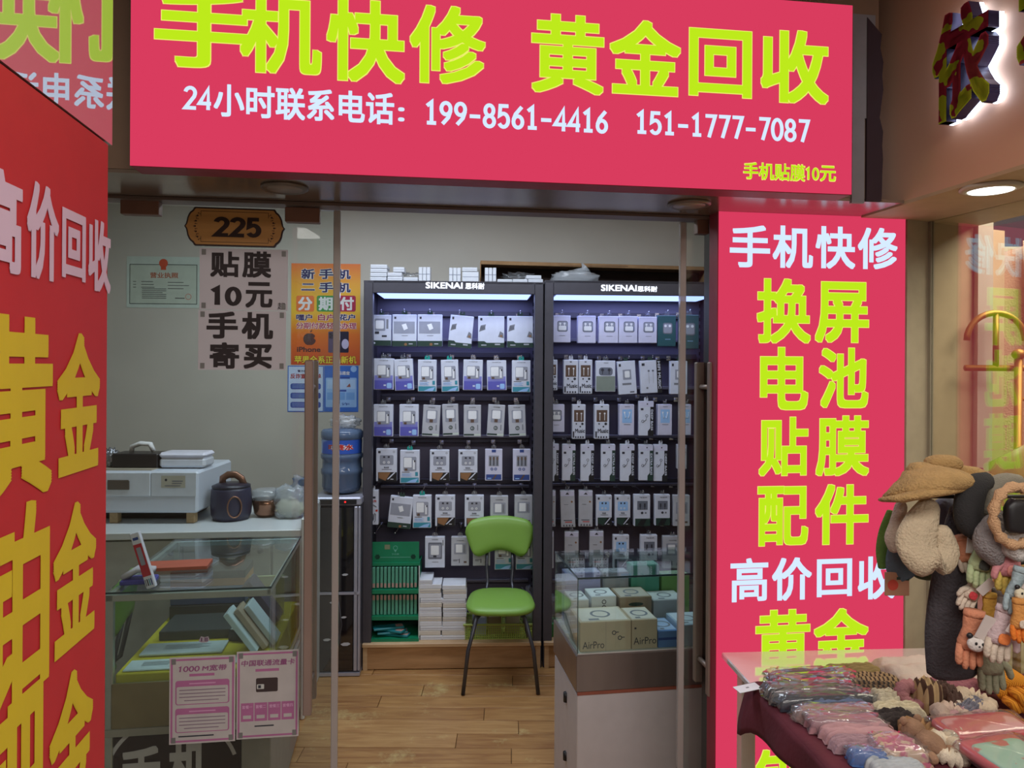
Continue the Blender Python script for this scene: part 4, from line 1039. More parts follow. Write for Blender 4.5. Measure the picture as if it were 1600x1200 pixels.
for r_, (za, zb_) in enumerate(((fz * .68, fz * .965), (fz * .325, fz * .60))):
    for i in range(12):
        x = -hw + .012 + (i + .5) * (2 * hw - .024) / 12; wd = (2 * hw - .024) / 12 * .36
        p = thing('film_pack', f'slim green film pack, {ORD[i + 1]} from dispenser end, {"upper" if r_ == 0 else "lower"} row of the green stand', 'pack', stand.matrix_basis @ Vector((x, .02 + .004 * (i % 3), za)) if False else FS.pt(c + x, ZB + za, -.02 - .003 * (i % 3)), FS.yaw, GP)
        hp = (zb_ - za) * .97
        MB().box(-wd, wd, 0, .11, 0, hp, FILM, .001).build('sleeve', p)
        if r_ == 0: MB().box(-wd * .8, wd * .8, -.0008, 0, .004, hp * .24, FLAB).build('label', p)
        else: MB().box(-wd * .8, wd * .8, -.0008, 0, hp * .74, hp * .98, FLAB).build('label', p)
for i in range(4):
    p = thing('film_pack', f'flat green film pack, {ORD[i + 1]} from bottom in the stand tray', 'pack', FS.pt(c + .0 - .012 * i, ZB + .018 + .0125 * i, -.04), FS.yaw + R((-14, 9, -24, 16)[i]), 'flat packs in the stand tray')
    MB().box(-.085, .085, -.03, .03, 0, .011, mt((28, 120, 128), .4), .002).build('sleeve', p); MB().box(.04, .08, -.02, .02, .0111, .0116, FLAB).build('label', p)
GC = 'flat white cartons stacked on the plinth'
ys = {0: (655, 690, 1000, 905, 13), 1: (691, 728, 1000, 914, 12)}
CRM = mt((206, 200, 190), .5); rng = random.Random(2)
for s_, (x0, x1, yb, yt, n) in ys.items():
    hgt = (yb - yt) / n
    for i in range(n):
        dx = rng.uniform(-1.5, 1.5); last = (i == n - 1 and s_ == 0)
        flatbox(x0 + dx, yb - (i + 1) * hgt, x1 + dx - (14 if last else 0), yb - i * hgt, .14 + rng.uniform(-.01, .02), f'flat white carton, {ORD[n - i]} from top of the stack next to the green {"stand" if s_ == 0 else "basket"}', GC, CRM if i % 3 == 1 else WHITE, FS, zfix=ZB + i * (RACK.hit(0, yb - hgt)[1] - RACK.hit(0, yb)[1]) * 1.03, lid=(i % 2 == 0))
# yellow green lattice basket
BSK = mt((160, 178, 84), .45); q = FS.rect(727, 974, 838, 996); c = (q[0] + q[2]) / 2; hw = (q[2] - q[0]) / 2; H = .085


def basket(label, c, hw, H, mat, fr, dep=.18):
    t = thing('plastic_basket', label, 'basket', fr.pt(c, ZB), fr.yaw)
    MB().box(-hw, hw, 0, dep, 0, .004, mat).build('bottom', t)
    for (ax, lo, hi, fx) in (('x', -hw, hw, 0), ('x', -hw, hw, dep), ('y', 0, dep, -hw), ('y', 0, dep, hw)):
        b = MB(); nb = int((hi - lo) / .0115); st_ = (hi - lo) / nb
        def seg(a0, a1, z0, z1):
            if ax == 'x': b.box(a0, a1, fx - .0012, fx + .0012, z0, z1, mat)
            else: b.box(fx - .0012, fx + .0012, a0, a1, z0, z1, mat)
        for i in range(nb + 1): seg(lo + i * st_ - .0022, lo + i * st_ + .0022, .004, H)
        for k_ in range(7): z = .004 + k_ * (H - .01) / 6; seg(lo, hi, z - .0016, z + .0016)
        b.build('lattice_side', t)
    MB().box(-hw - .012, hw + .012, -.010, .002, H - .006, H + .004, mat, .002).box(-hw - .012, hw + .012, dep, dep + .01, H - .006, H + .004, mat, .002).box(-hw - .01, -hw + .002, 0, dep, H - .006, H + .004, mat).box(hw - .002, hw + .01, 0, dep, H - .006, H + .004, mat).build('rim', t)
    return t


basket('yellow green lattice basket under the chair seat on the rack plinth', c, hw, H, BSK, FS)
for i, (x, col, lab) in enumerate(((-.12, (150, 160, 186), 'pale blue carton standing in the yellow green basket'), (-.035, (156, 138, 104), 'brown kraft carton standing in the yellow green basket'), (.07, (170, 158, 128), 'beige wide carton standing in the yellow green basket'))):
    p = thing('carton', lab, 'box', FS.pt(c + x, ZB + .005, -.05 - .012 * i), FS.yaw, 'cartons in the basket'); MB().box(-.04, .04, 0, .05, 0, .155, mt(col, .6), .002).build('board', p); MB().box(-.03, .03, -.0008, 0, .1, .14, WHITE).build('label', p)
u, z = FS.hit(830, 960); bag('plastic_bag', 'grey translucent plastic bag beside the yellow green basket', 'bag', FS.pt(u + .02, ZB, -.22), .07, .06, .11, None, glassy((226, 228, 236), 1.5, .15, .3), 4, noise=.4)
u, z = FS.hit(855, 930); bag('plastic_bag', 'crumpled silvery plastic bag standing over the green tub', 'bag', FS.pt(u + .02, ZB + .07, -.06), .035, .045, .085, None, CLEARBAG, 9, noise=.55)
u, z = FS.hit(858, 985); t = thing('plastic_tub', 'small green plastic tub on the plinth behind the glass counter', 'tub', FS.pt(u + .03, ZB, -.07), FS.yaw)
MB().lathe([(.045, 0), (.055, .072), (.058, .078), (.052, .078), (.043, .006)], mt((60, 150, 84), .4), 20).build('tub_body', t)

# ---------------------------------------------------------------- green chair
LIME = mt((124, 166, 70), 0.42, var=0.05, scale=5); LEGM = mt((78, 78, 84), 0.35, 0.6)


def chair(label, loc, yaw, group=None):
    t = thing('side_chair', label, 'chair', loc, yaw)
    # local: front towards -Y
    sh = .435
    b = MB()
    def rim(k, z):
        out = []
        for i in range(28):
            th = 2 * math.pi * i / 28; e_ = .62
            x = math.copysign(abs(math.cos(th)) ** e_, math.cos(th)); y = math.copysign(abs(math.sin(th)) ** e_, math.sin(th))
            out.append((x * (.178 * k) * (1.0 - .12 * y), y * (.19 * k), z - .012 * (y * k) ** 2 * (1 if y < 0 else 0)))
        return out
    vs = rim(.96, sh - .03) + rim(1, sh - .016) + rim(.97, sh - .002) + rim(.8, sh + .006) + rim(.4, sh + .008)
    fs = [(i * 28 + k_, i * 28 + (k_ + 1) % 28, (i + 1) * 28 + (k_ + 1) % 28, (i + 1) * 28 + k_) for i in range(4) for k_ in range(28)] + [tuple(range(27, -1, -1)), tuple(4 * 28 + k_ for k_ in range(28))]
    b.add(vs, fs, LIME, True).build('seat', t)
    # backrest: curved pad with arched top and waisted foot
    def back(a_, b_, off):
        x = (a_ - .5) * 2; top = .825 - .030 * x * x - .030 * (max(0, abs(x) - .80) / .20) ** 2
        bot = .605 + .032 * (1 - min(1, abs(x) / .66) ** 2) + .022 * (max(0, abs(x) - .80) / .20) ** 2
        hwid = .203 - .050 * (1 - b_) ** 1.3 - .012 * max(0, b_ - .8) / .2
        edge = 1 - min(1, max(abs(x) ** 6, abs(b_ * 2 - 1) ** 6))
        return (x * hwid, .20 + .02 * b_ - .045 * (1 - x * x) * -.6 + off * (.010 + .014 * edge), bot + (top - bot) * b_)
    nu, nv = 20, 10; g1 = [back(i / nu, j / nv, -1) for i in range(nu + 1) for j in range(nv + 1)]; g2 = [back(i / nu, j / nv, 1) for i in range(nu + 1) for j in range(nv + 1)]
    N = len(g1); q_ = [(i * (nv + 1) + j, (i + 1) * (nv + 1) + j, (i + 1) * (nv + 1) + j + 1, i * (nv + 1) + j + 1) for i in range(nu) for j in range(nv)]
    ring = [i * (nv + 1) for i in range(nu + 1)] + [nu * (nv + 1) + j for j in range(1, nv + 1)] + [i * (nv + 1) + nv for i in range(nu - 1, -1, -1)] + [j for j in range(nv - 1, 0, -1)]
    MB().add(g1 + g2, q_ + [tuple(i + N for i in reversed(f)) for f in q_] + [(b2_, a2_, a2_ + N, b2_ + N) for a2_, b2_ in zip(ring, ring[1:] + ring[:1])], LIME, True).build('backrest', t)
    for sx in (-1, 1):
        MB().tube([(sx * .085, -.08, sh - .04), (sx * .125, -.15, sh - .06), (sx * .168, -.185, .22), (sx * .192, -.20, .004)], .0105, LEGM, 10).build('leg', t)
        MB().tube([(sx * .085, .02, sh - .035), (sx * .11, .10, sh - .05), (sx * .15, .165, .22), (sx * .17, .19, .004)], .0105, LEGM, 10).build('leg', t)
        MB().tube([(sx * .075, .05, sh - .035), (sx * .075, .14, sh - .02), (sx * .068, .20, sh + .03), (sx * .074, .215, .54), (sx * .072, .235, .64)], .0095, LEGM, 10).build('back_post', t)
    MB().tube([(-.09, -.08, sh - .04), (.09, -.08, sh - .04)], .009, LEGM, 8).tube([(-.09, .04, sh - .037), (.09, .04, sh - .037)], .009, LEGM, 8).build('stretcher', t)
    return t


p0 = P(781, 1086, 1932 / (1086 - HOR)); chair('lime green padded chair with grey metal legs before the display rack', (p0.x - .003, p0.y + .20, 0), R(2))
c0 = onz(172, 1000, .5); chair('lime green chair half hidden behind the red board', (-1.80, 2.95, 0), R(-75))

# ---------------------------------------------------------------- water dispenser with bottle
FD = Fr(0, 4.02, 3.0); q = FD.rect(489, 777, 563, 1052); c = (q[0] + q[2]) / 2; hw = (q[2] - q[0]) / 2; H = q[3]
SIL = mt((168, 168, 182), 0.3, 0.4); DG = mt((18, 16, 22), 0.06, spec=.8, coat=.6)
disp = thing('water_dispenser', 'tall black fronted water dispenser with silver edges next to the charger rack', 'dispenser', FD.pt(c, 0), FD.yaw)
MB().box(-hw, hw, .012, .32, .02, H - .03, mt((60, 60, 70), .4), .006).build('cabinet', disp)
MB().box(-hw - .004, hw + .004, -.004, .33, H - .045, H, SIL, .008).build('top_cap', disp)
MB().box(-hw + .01, hw - .022, -.008, -.003, H - .036, H - .012, BLACK).build('control_panel', disp)
MB().blob((hw * .35, -.009, H - .024), .005, .003, .005, em((255, 40, 40), 2.0)).build('indicator_lamp', disp)
for z0, z1 in ((.03, H * .455), (H * .475, H - .052)): MB().box(-hw + .006, hw - .036, -.004, .012, z0, z1, DG, .003).build('glass_door', disp)
MB().box(hw - .034, hw - .016, -.008, .012, .03, H - .05, SIL, .003).box(hw - .013, hw, -.006, .012, .03, H - .05, SIL, .003).build('edge_rail', disp)
MB().box(-hw, hw, -.008, .012, H * .458, H * .472, SIL).box(-hw, hw, -.01, .3, .006, .022, SIL).build('trim_bar', disp)
a = Pr(); LF = mt((176, 178, 184), .4)
for u, v, s_ in ((.045, .55, 1), (-.02, .40, 1), (.04, .32, .9), (-.05, .20, 1.2), (.05, .175, 1.5), (-.01, .155, 1.1)):
    a.poly([(u - .018 * s_, v), (u - .006 * s_, v + .006 * s_), (u + .010 * s_, v + .006 * s_), (u + .018 * s_, v + .001), (u + .006 * s_, v - .006 * s_), (u - .010 * s_, v - .006 * s_)], LF, 1)
for pts in (((0, .88), (-.006, .7), (.0, .56)), ((.01, .42), (.03, .28), (.0, .10))): a.tube([(x, -.001, z) for x, z in pts], .0012, mt((90, 90, 98), .4), 5)
a.build('leaf_print', disp, (0, -.004, 0))
q2 = FD.rect(492, 672, 560, 776); rb = (q2[2] - q2[0]) / 2; hb = q2[3] - q2[1]
t = thing('water_bottle', 'big blue water bottle standing upside down on the dispenser', 'bottle', FD.pt((q2[0] + q2[2]) / 2, H + .001, -.16), FD.yaw)
BTL = glassy((150, 172, 206), 1.5, .05, .5, (112, 134, 166))
MB().lathe([(rb * .55, 0), (rb * .86, .012), (rb * .94, .04), (rb * .94, hb * .28), (rb * .99, hb * .31), (rb * .99, hb * .37), (rb * .93, hb * .40), (rb * .93, hb * .52), (rb, hb * .55), (rb, hb * .60), (rb * .95, hb * .62), (rb * .95, hb * .84), (rb, hb * .86), (rb, hb * .95), (rb * .9, hb * .985), (rb * .6, hb), (.01, hb)], BTL, 36).build('bottle_body', t)
MB().lathe([(rb * .90, .02), (rb * .90, hb * .80), (rb * .6, hb * .81)], mt((112, 130, 156), .3), 28).build('water', t)
LBL = bands((46, 84, 176), (176, 206, 240), 6, .4, 'noise', pos=.58)
b = MB(); n = 40
vs = [(rb * .965 * math.cos(R(180 + 180 * i / n)), rb * .965 * math.sin(R(180 + 180 * i / n)), z) for z in (hb * .625, hb * .835) for i in range(n + 1)]
b.add(vs, [(i, i + 1, n + 2 + i, n + 1 + i) for i in range(n)], LBL, True).build('label', t)
vs, fs, asp = glyph('叮咚水', .04); RDI = mt((190, 44, 40), .5)
for mat, rr_, grow in ((WH2, .968, .012), (RDI, .972, 0)):
    vs, fs, asp = glyph('叮咚水', .10 if grow else .04)
    MB().add([(rb * rr_ * math.sin(R(-30 + 72 * v[0])), -rb * rr_ * math.cos(R(-30 + 72 * v[0])), hb * (.685 + .09 * v[1])) for v in vs], fs, mat).build('lettering', t)
bag('plastic_bag', 'small crumpled clear bag on top of the water bottle', 'bag', FD.pt(FD.hit(530, 700)[0], H + hb + .001, -.16), .075, .05, .035, None, glassy((240, 244, 248), 1.5, .1, .3), 12, noise=.45)

# ---------------------------------------------------------------- white counter along the wall
FCN = Fr(0, 0, 6.5); zc_ = .90
cf = onz(400, 828, zc_); FCN = Fr(cf.x, cf.y, 6.5)
ua = -1.25; ub = FCN.hit(478, 830)[0]
CW = mt((206, 210, 210), .3, var=.03); t = thing('wall_counter', 'long white counter with drawers under the rear wall', 'counter', FCN.pt((ua + ub) / 2, 0), FCN.yaw); hw = (ub - ua) / 2
MB().box(-hw, hw - .022, -.01, .62, zc_ - .035, zc_, CW, .004).build('worktop', t)
MB().box(hw - .02, hw, -.02, .62, 0, zc_ + .055, CW, .006).build('end_panel', t)
MB().box(-hw, hw - .024, .03, .61, 0.02, zc_ - .038, mt((160, 160, 156), .5)).build('cabinet', t)
for i in range(3):
    x = hw - .024 - .13
    z0 = .06 + i * .27; d = MB().box(x - .0, hw - .026, .006, .03, z0, z0 + .255, CW, .004); d.build('drawer', t)
xx = hw - .16
for i in range(4):
    d = MB().box(xx - .40, xx - .004, .008, .03, .06, zc_ - .045, mt((176, 176, 170), .45), .004).build('door', t); MB().blob((xx - .05, 0, zc_ - .10), .014, .012, .014, BLACK).build('knob', d); xx -= .404
# white machine (laminating press) on a wooden base
FM = Fr(0, 3.62, 1.2); q = FM.rect(120, 735, 309, 802); c = (q[0] + q[2]) / 2; hw = (q[2] - q[0]) / 2; zb0 = q[1]; H = q[3] - q[1]
t = thing('cutting_machine', 'wide white office machine with drawer on the wall counter', 'machine', FM.pt(c, zc_ + .0005), FM.yaw); zl = zb0 - zc_
MW = mt((204, 210, 220), .35, var=.02)
MB().box(-hw, hw + .0, 0, .46, zl, zl + H * .98, MW, .012).build('housing', t)
MB().box(-hw * .98, hw * .22, -.006, .0, zl + H * .40, zl + H * .95, mt((214, 220, 228), .3), .004).build('drawer', t)
MB().box(hw * .23, hw * .98, -.004, .0, zl + H * .40, zl + H * .95, mt((210, 216, 224), .3), .003).build('front_panel', t)
MB().box(-hw * .48, -hw * .22 + .03, -.012, -.006, zl + H * .55, zl + H * .78, mt((120, 112, 104), .3, .6), .003).build('handle', t)
a = Pr(); a.rect(hw * .40, zl + H * .60, hw * .80, zl + H * .88, mt((186, 182, 166), .5), 1); a.disc(hw * .48, zl + H * .78, .006, INK2, 2); a.rect(hw * .58, zl + H * .74, hw * .76, zl + H * .765, GRY3, 2); a.rect(hw * .58, zl + H * .69, hw * .74, zl + H * .71, GRY3, 2); a.rect(hw * .46, zl + H * .635, hw * .72, zl + H * .655, GRY3, 2)
a.build('label', t, (0, -.0042, 0))
MB().box(-hw * .96, hw * .2, .02, .40, zl + H * .98, zl + H * 1.0, mt((170, 160, 140), .5)).build('top_tray', t)
WDF = wood((150, 124, 88), (176, 150, 112), (2, 2, 6), .6)
MB().box(hw * .78, hw * .92, .02, .06, 0, zl, WDF, .003).build('foot', t); MB().box(-hw * .5, -hw * .36, .02, .06, 0, zl, WDF, .003).build('foot', t); MB().box(-hw * .9, hw * .7, .12, .40, 0, zl - .004, mt((40, 36, 34), .7), .02).build('base', t)
zm = zc_ + zl + H * 1.0
q = FM.back(.08).rect(174, 708, 246, 728); f_ = FM.back(.08)
tb = thing('tissue_box', 'black tissue box on top of the white machine', 'box', f_.pt((q[0] + q[2]) / 2, zm + .001), FM.yaw); hx = (q[2] - q[0]) / 2
MB().box(-hx, hx, 0, .13, 0, .07, mt((44, 38, 38), .35), .005).build('case', tb)
MB().tube([(-.045, .06, .068), (-.04, .06, .10), (.0, .065, .115), (.05, .06, .112), (.065, .065, .075)], [.01, .02, .026, .02, .008], mt((226, 224, 222), .8, bump=.3), 8, flat=(.012, (0, 1, 0))).build('tissue', tb)
q = f_.rect(248, 703, 320, 727); hx = (q[2] - q[0]) / 2
tb = thing('storage_box', 'white lidded plastic box beside the black tissue box', 'box', f_.pt((q[0] + q[2]) / 2, zm + .001), FM.yaw)
MB().box(-hx, hx, 0, .13, 0, .05, WHITE, .012).build('tub', tb); MB().box(-hx * 1.02, hx * 1.02, -.003, .133, .05, .076, mt((222, 220, 232), .3), .012).build('lid', tb)
u = f_.hit(166, 722)[0]; bag('foil_packet', 'crumpled silver foil packet behind the red board', 'packet', f_.pt(u, zm + .001, -.05), .03, .03, .045, None, mt((170, 170, 176), .25, .8), 2, noise=.5)
# navy rice cooker shaped bag
FN = Fr(0, 3.72, 4); q = FN.rect(319, 766, 384, 818); c = (q[0] + q[2]) / 2; rx = (q[2] - q[0]) / 2; H = q[3] - q[1]
t = thing('rice_cooker', 'dark navy rice cooker with copper handle on the wall counter', 'cooker', FN.pt(c, zc_ + .0005, -.1), FN.yaw); NV = mt((46, 44, 66), .4); COP = mt((150, 110, 90), .3, .7)
MB().lathe([(rx * .86, 0), (rx * .97, .03), (rx, H * .45), (rx * .96, H * .9), (rx * .9, H)], NV, 32).build('pot_body', t)
MB().lathe([(rx * .93, H * .99), (rx * .93, H * 1.04), (rx * .7, H * 1.10), (.01, H * 1.13)], mt((36, 34, 48), .35), 32).build('lid', t)
MB().tube([(-rx * .45, 0, H * 1.02), (-rx * .42, 0, H * 1.26), (-rx * .15, 0, H * 1.36), (rx * .2, 0, H * 1.36), (rx * .5, 0, H * 1.24), (rx * .62, 0, H * 1.02)], .010, COP, 8, flat=(.018, (0, 1, 0))).build('handle', t)
MB().tube([(rx * .42 + .038 * math.cos(R(a_)) * .8, -rx * .88 + .012 * math.cos(R(a_)), H * .45 + .052 * math.sin(R(a_))) for a_ in range(0, 360, 20)], .004, COP, 6, closed=True).build('dial_ring', t)
# food container
FX = Fr(0, 3.8, 4); q = FX.rect(387, 786, 432, 814); c = (q[0] + q[2]) / 2; rx = (q[2] - q[0]) / 2; H = q[3] - q[1]
t = thing('food_container', 'steel food bowl with clear lid between cooker and plastic bag', 'container', FX.pt(c, zc_ + .0005, -.08), 0)
MB().lathe([(rx * .6, 0), (rx * .85, .02), (rx * .95, H * .7), (rx, H)], mt((150, 110, 90), .2, .85), 28).build('bowl', t); MB().lathe([(rx * 1.03, H), (rx * 1.03, H + .012), (rx * .98, H + .045), (rx * .7, H + .052), (.01, H + .05)], glassy((235, 240, 244), 1.5, .05, .3), 28).build('lid', t)
c = onz(449, 812, zc_)


def inside(t):
    MB().blob((0.0, 0, .05), .07, .05, .045, mt((214, 206, 176), .7, bump=.3), 1, 1, .3, 3, 2.2).build('contents', t)


bag('plastic_bag', 'knotted clear plastic bag of pale food at the end of the counter', 'bag', (c.x + .0, c.y + .05, zc_), .085, .065, .085, (.03, .19), glassy((236, 242, 246), 1.5, .1, .3), 6, inside, noise=.2)
t = thing('plastic_cup', 'bluish plastic cup behind the knotted bag', 'cup', (c.x - .0, c.y + .22, zc_), 0); MB().lathe([(.03, 0), (.038, .17), (.041, .172), (.041, .178), (.0, .178)], glassy((150, 180, 210), 1.4, .1, .35, (120, 150, 190)), 20).build('cup_wall', t)
# ---------------------------------------------------------------- glass counter by the right door
ALU = mt((150, 142, 128), .3, .8, var=.08, scale=3, stretch=(1, 1, 10)); STEEL = mt((150, 136, 130), .3, .75, var=.1, scale=2, stretch=(6, 6, 1))
EDGE = mt((30, 52, 56), .15, spec=.8); CASEW = mt((198, 192, 194), .45, var=.03)
p = onz(903, 902.5, .92); SC = Fr(p.x, p.y, 9); SW, SD = .80, .38; ZT2, ZG, ZB2 = .92, .645, .508
t = thing('glass_counter', 'glass topped showcase with white cabinet full of earphone boxes near the chair', 'showcase', SC.pt(0, 0), SC.yaw); case = t
MB().box(0, SW, 0, SD, ZT2 - .008, ZT2, CASEGLASS).build('top_glass', t)
MB().box(0, SW, 0.001, .007, ZG, ZT2 - .009, CASEGLASS).build('front_glass', t)
MB().box(.0005, .0065, .008, SD, ZG, ZT2 - .009, CASEGLASS).build('side_glass', t)
MB().box(-.0012, SW, -.0012, .0015, ZT2 - .007, ZT2 - .001, EDGE).box(-.0015, .0012, -.001, SD, ZT2 - .007, ZT2 - .001, EDGE).box(-.0012, .0012, -.0012, .0012, ZG, ZT2, EDGE).build('glass_edge', t)
MB().box(-.006, SW, -.006, SD, ZB2, ZG - .004, STEEL, .003).build('metal_band', t)
MB().box(.002, SW, .002, SD - .01, ZG - .004, ZG, mt((214, 212, 208), .5)).build('tray', t)
MB().box(0, SW, SD - .012, SD, ZG, ZT2 - .008, mt((196, 190, 176), .5)).box(.10, .18, SD - .02, SD - .012, ZG, ZT2 - .01, mt((200, 170, 110), .5)).build('rear_board', t) if False else None
MB().box(.0, SW, SD - .008, SD - .002, ZG, ZT2 - .009, CASEGLASS).build('rear_glass', t)
MB().box(0, SW, 0, SD, .0, ZB2 - .012, CASEW, .003).build('cabinet', t)
MB().box(0, SW, -.003, .002, ZB2 - .012, ZB2 - .0005, mt((150, 84, 66), .5)).build('trim_strip', t)
for z, r_ in ((.415, .026), (.19, .022)):
    MB().tube([(-.0015, .17, z + r_ * .7), (-.0015, .17, z - r_ * .7)], .010, BLACK, 10).build('cable_hole', t)
cb = [  # u0,u1,v0,v1,z,h,colour,name,label
    (.012, .205, .012, .17, 0, .108, (196, 176, 150), 'wide beige earphone carton nearest the glass counter corner', 'air'),
    (.207, .305, .012, .15, 0, .108, (192, 172, 148), 'narrower beige earphone carton in the front row beside a blue box', 'air2'),
    (.308, .385, .012, .15, 0, .062, (96, 130, 186), 'blue and white box at the front of the glass counter', 'blue'),
    (.39, .50, .012, .15, 0, .08, (160, 176, 196), 'pale blue box in the counter behind the glass door', ''),
    (.02, .09, .18, .30, 0, .135, (206, 204, 204), 'white slim box behind the wide beige earphone carton', ''),
    (.10, .20, .18, .29, 0, .145, (210, 212, 216), 'white box with line drawing in the second row of the counter', 'draw'),
    (.21, .34, .17, .30, 0, .140, (150, 128, 104), 'brown kraft box in the second row of the counter', 'oval'),
    (.35, .48, .18, .30, 0, .12, (170, 172, 176), 'grey white box in the second row near the glass door', ''),
    (.025, .17, .30, .37, 0, .205, (150, 150, 196), 'violet topped box at the back of the glass counter', ''),
    (.18, .29, .305, .37, 0, .20, (148, 152, 162), 'flat grey box at the back of the glass counter', ''),
    (.30, .42, .305, .37, 0, .225, (80, 160, 136), 'teal green box at the back of the glass counter', ''),
    (.43, .55, .305, .37, 0, .18, (120, 170, 90), 'lime green box at the back of the glass counter', '')]
for u0, u1, v0, v1, z, h, col, lab, art_ in cb:
    b = thing('showcase_box', lab, 'box', SC.pt((u0 + u1) / 2, ZG + .0005, -v0), SC.yaw, 'boxes inside the glass counter'); hw = (u1 - u0) / 2; dd = v1 - v0
    MB().box(-hw, hw, 0, dd, 0, h, mt(col, .45, var=.04), .002).build('carton', b)
    tp = Pr(); tp.rect(-hw * .9, dd * .06, hw * .9, dd * .94, mt(tuple(min(255, int(c_ * .55 + 110)) for c_ in col), .35), 0); tp.ring(0, dd / 2, dd * .18, dd * .24, GRY3, 1); tp.rect(-hw * .6, dd * .1, -hw * .2, dd * .2, GRY3, 1)
    tp.build('top_print', b, (0, 0, h + .0006), (R(-90), 0, 0)).scale = (1, 1, 1)
    b.children[-1].matrix_basis = Matrix(((1, 0, 0, 0), (0, 0, 1, 0), (0, -1, 0, h + .0006), (0, 0, 0, 1)))
    a = Pr()
    if art_ == 'air':
        a.text('AirPro', -hw * .9, h * .10, -hw * .06, h * .34, INK2, 1, -.005)
        for u, v in ((hw * .32, h * .60), (hw * .55, h * .42)): a.ring(u, v, .005, .008, INK2, 1); a.rect(u + .006, v + .0, u + .018, v + .003, INK2, 1)
        a.rect(0, 0, .0008, h, GRY3, 1)
    elif art_ == 'air2': a.text('AirPro', -hw * .86, h * .16, hw * .9, h * .40, INK2, 1, -.005); a.rect(-hw * .8, h * .68, -hw * .65, h * .74, INK2, 1)
    elif art_ == 'blue': a.rect(-hw, h * .45, hw, h * .60, BLU3, 1)
    elif art_ == 'draw':
        for v in (.85, .7): a.ring(0, h * v, .006, .009, INK2, 1)
    elif art_ == 'oval': a.disc(0, h * .8, .03, DGRN, 1, 20, .25)
    if a.f: a.build('print', b)

# ---------------------------------------------------------------- glass counter by the left door
p = onz(423.5, 916, .90); SL = Fr(p.x, p.y, 8.5); LW, LD = .545, .78; ZA = SL.hit(300, 1062)[1]
t = thing('glass_counter', 'deep glass showcase with yellow lining behind the left door notices'.replace('left door', 'door'), 'showcase', SL.pt(0, 0), SL.yaw)
MB().box(-LW, 0, 0, LD, .892, .90, CASEGLASS).build('top_glass', t)
MB().box(-LW + .02, -.002, .003, .009, ZA, .89, CASEGLASS).build('front_glass', t)
MB().box(-.008, -.002, .01, LD, .50, .89, CASEGLASS).build('side_glass', t)
MB().box(-LW, .0012, -.0012, .0012, .893, .899, EDGE).box(-.0012, .0012, 0, LD, .893, .899, EDGE).build('glass_edge', t)
AL2 = mt((178, 182, 172), .35, .5)
MB().box(-LW, -LW + .024, 0, .024, .12, .89, AL2, .002).build('post', t); MB().box(-LW, -LW + .024, LD - .024, LD, .12, .89, AL2, .002).build('post', t); MB().box(-.022, 0, LD - .022, LD, .12, .89, AL2, .002).build('post', t)
MB().box(-LW, 0, .0, .016, .866, .889, AL2, .002).box(-LW, -LW + .016, 0, LD, .87, .889, AL2).box(-.012, -.001, .0, LD, .872, .889, AL2).box(-LW, 0, LD - .016, LD, .87, .889, mt((196, 214, 220), .3)).build('top_rail', t)
MB().box(-LW, 0, .004, LD, ZA - .12, ZA - .11, mt((120, 112, 88), .6)).build('shelf', t)
MB().box(-LW + .02, 0, .0, .012, ZA - .155, ZA - .002, mt((126, 112, 78), .6)).build('front_panel', t)
MB().box(-LW, 0, -.004, LD, .405, ZA - .156, mt((150, 146, 132), .5)).build('ledge', t)
MB().box(-LW, -.10, .012, LD - .02, .02, .40, mt((52, 36, 30), .55), .003).box(-.10, 0, .010, LD - .02, .02, .40, mt((150, 146, 138), .5), .003).build('base', t)
YC = mt((206, 184, 38), .8, var=.1, scale=6)
MB().box(-LW + .026, -.01, .02, LD - .03, ZA - .11, ZA + .025, YC, .004).build('lining_cloth', t)
a = Pr(); a.EPS = .0008; DEC = mt((190, 186, 184), .6)
q = SL.rect(195, 1140, 440, 1330); cu = -LW / 2 - .03
a.ring(-.33, .235, .215, .228, DEC, 1, 40, 20, 160)
a.text('手', -.50, .17, -.36, .36, DEC, 2, .03); a.text('机', SL.hit(262, 1180)[0], .175, SL.hit(322, 1180)[0], SL.hit(290, 1158)[1], DEC, 2, .04)
a.build('lettering', t, (0, .012, 0))
zc2 = ZA + .026


def inbox(name, lab, cat, u0, u1, v0, v1, z, h, col, rot=(0, 0, 0), grp=None, pr=None, rough=.45):
    b = thing(name, lab, cat, SL.pt((u0 + u1) / 2, z, -(v0 + v1) / 2), SL.yaw, grp); b.rotation_euler = (R(rot[0]), R(rot[1]), SL.yaw + R(rot[2]))
    hw, hd = (u1 - u0) / 2, (v1 - v0) / 2
    MB().box(-hw, hw, -hd, hd, 0, h, mt(col, rough, var=.04), .002).build('body', b)
    if pr:
        tp = Pr(); pr(tp, hw, hd); o = tp.build('print', b); o.matrix_basis = Matrix(((1, 0, 0, 0), (0, 0, 1, 0), (0, -1, 0, h + .0005), (0, 0, 0, 1)))
    return b


def prt(tp, hw, hd):
    for i in range(4): tp.rect(-hw * .5, hd * (.4 - .22 * i), hw * (.6 - .2 * (i % 2)), hd * (.46 - .22 * i), GRY3, 1)


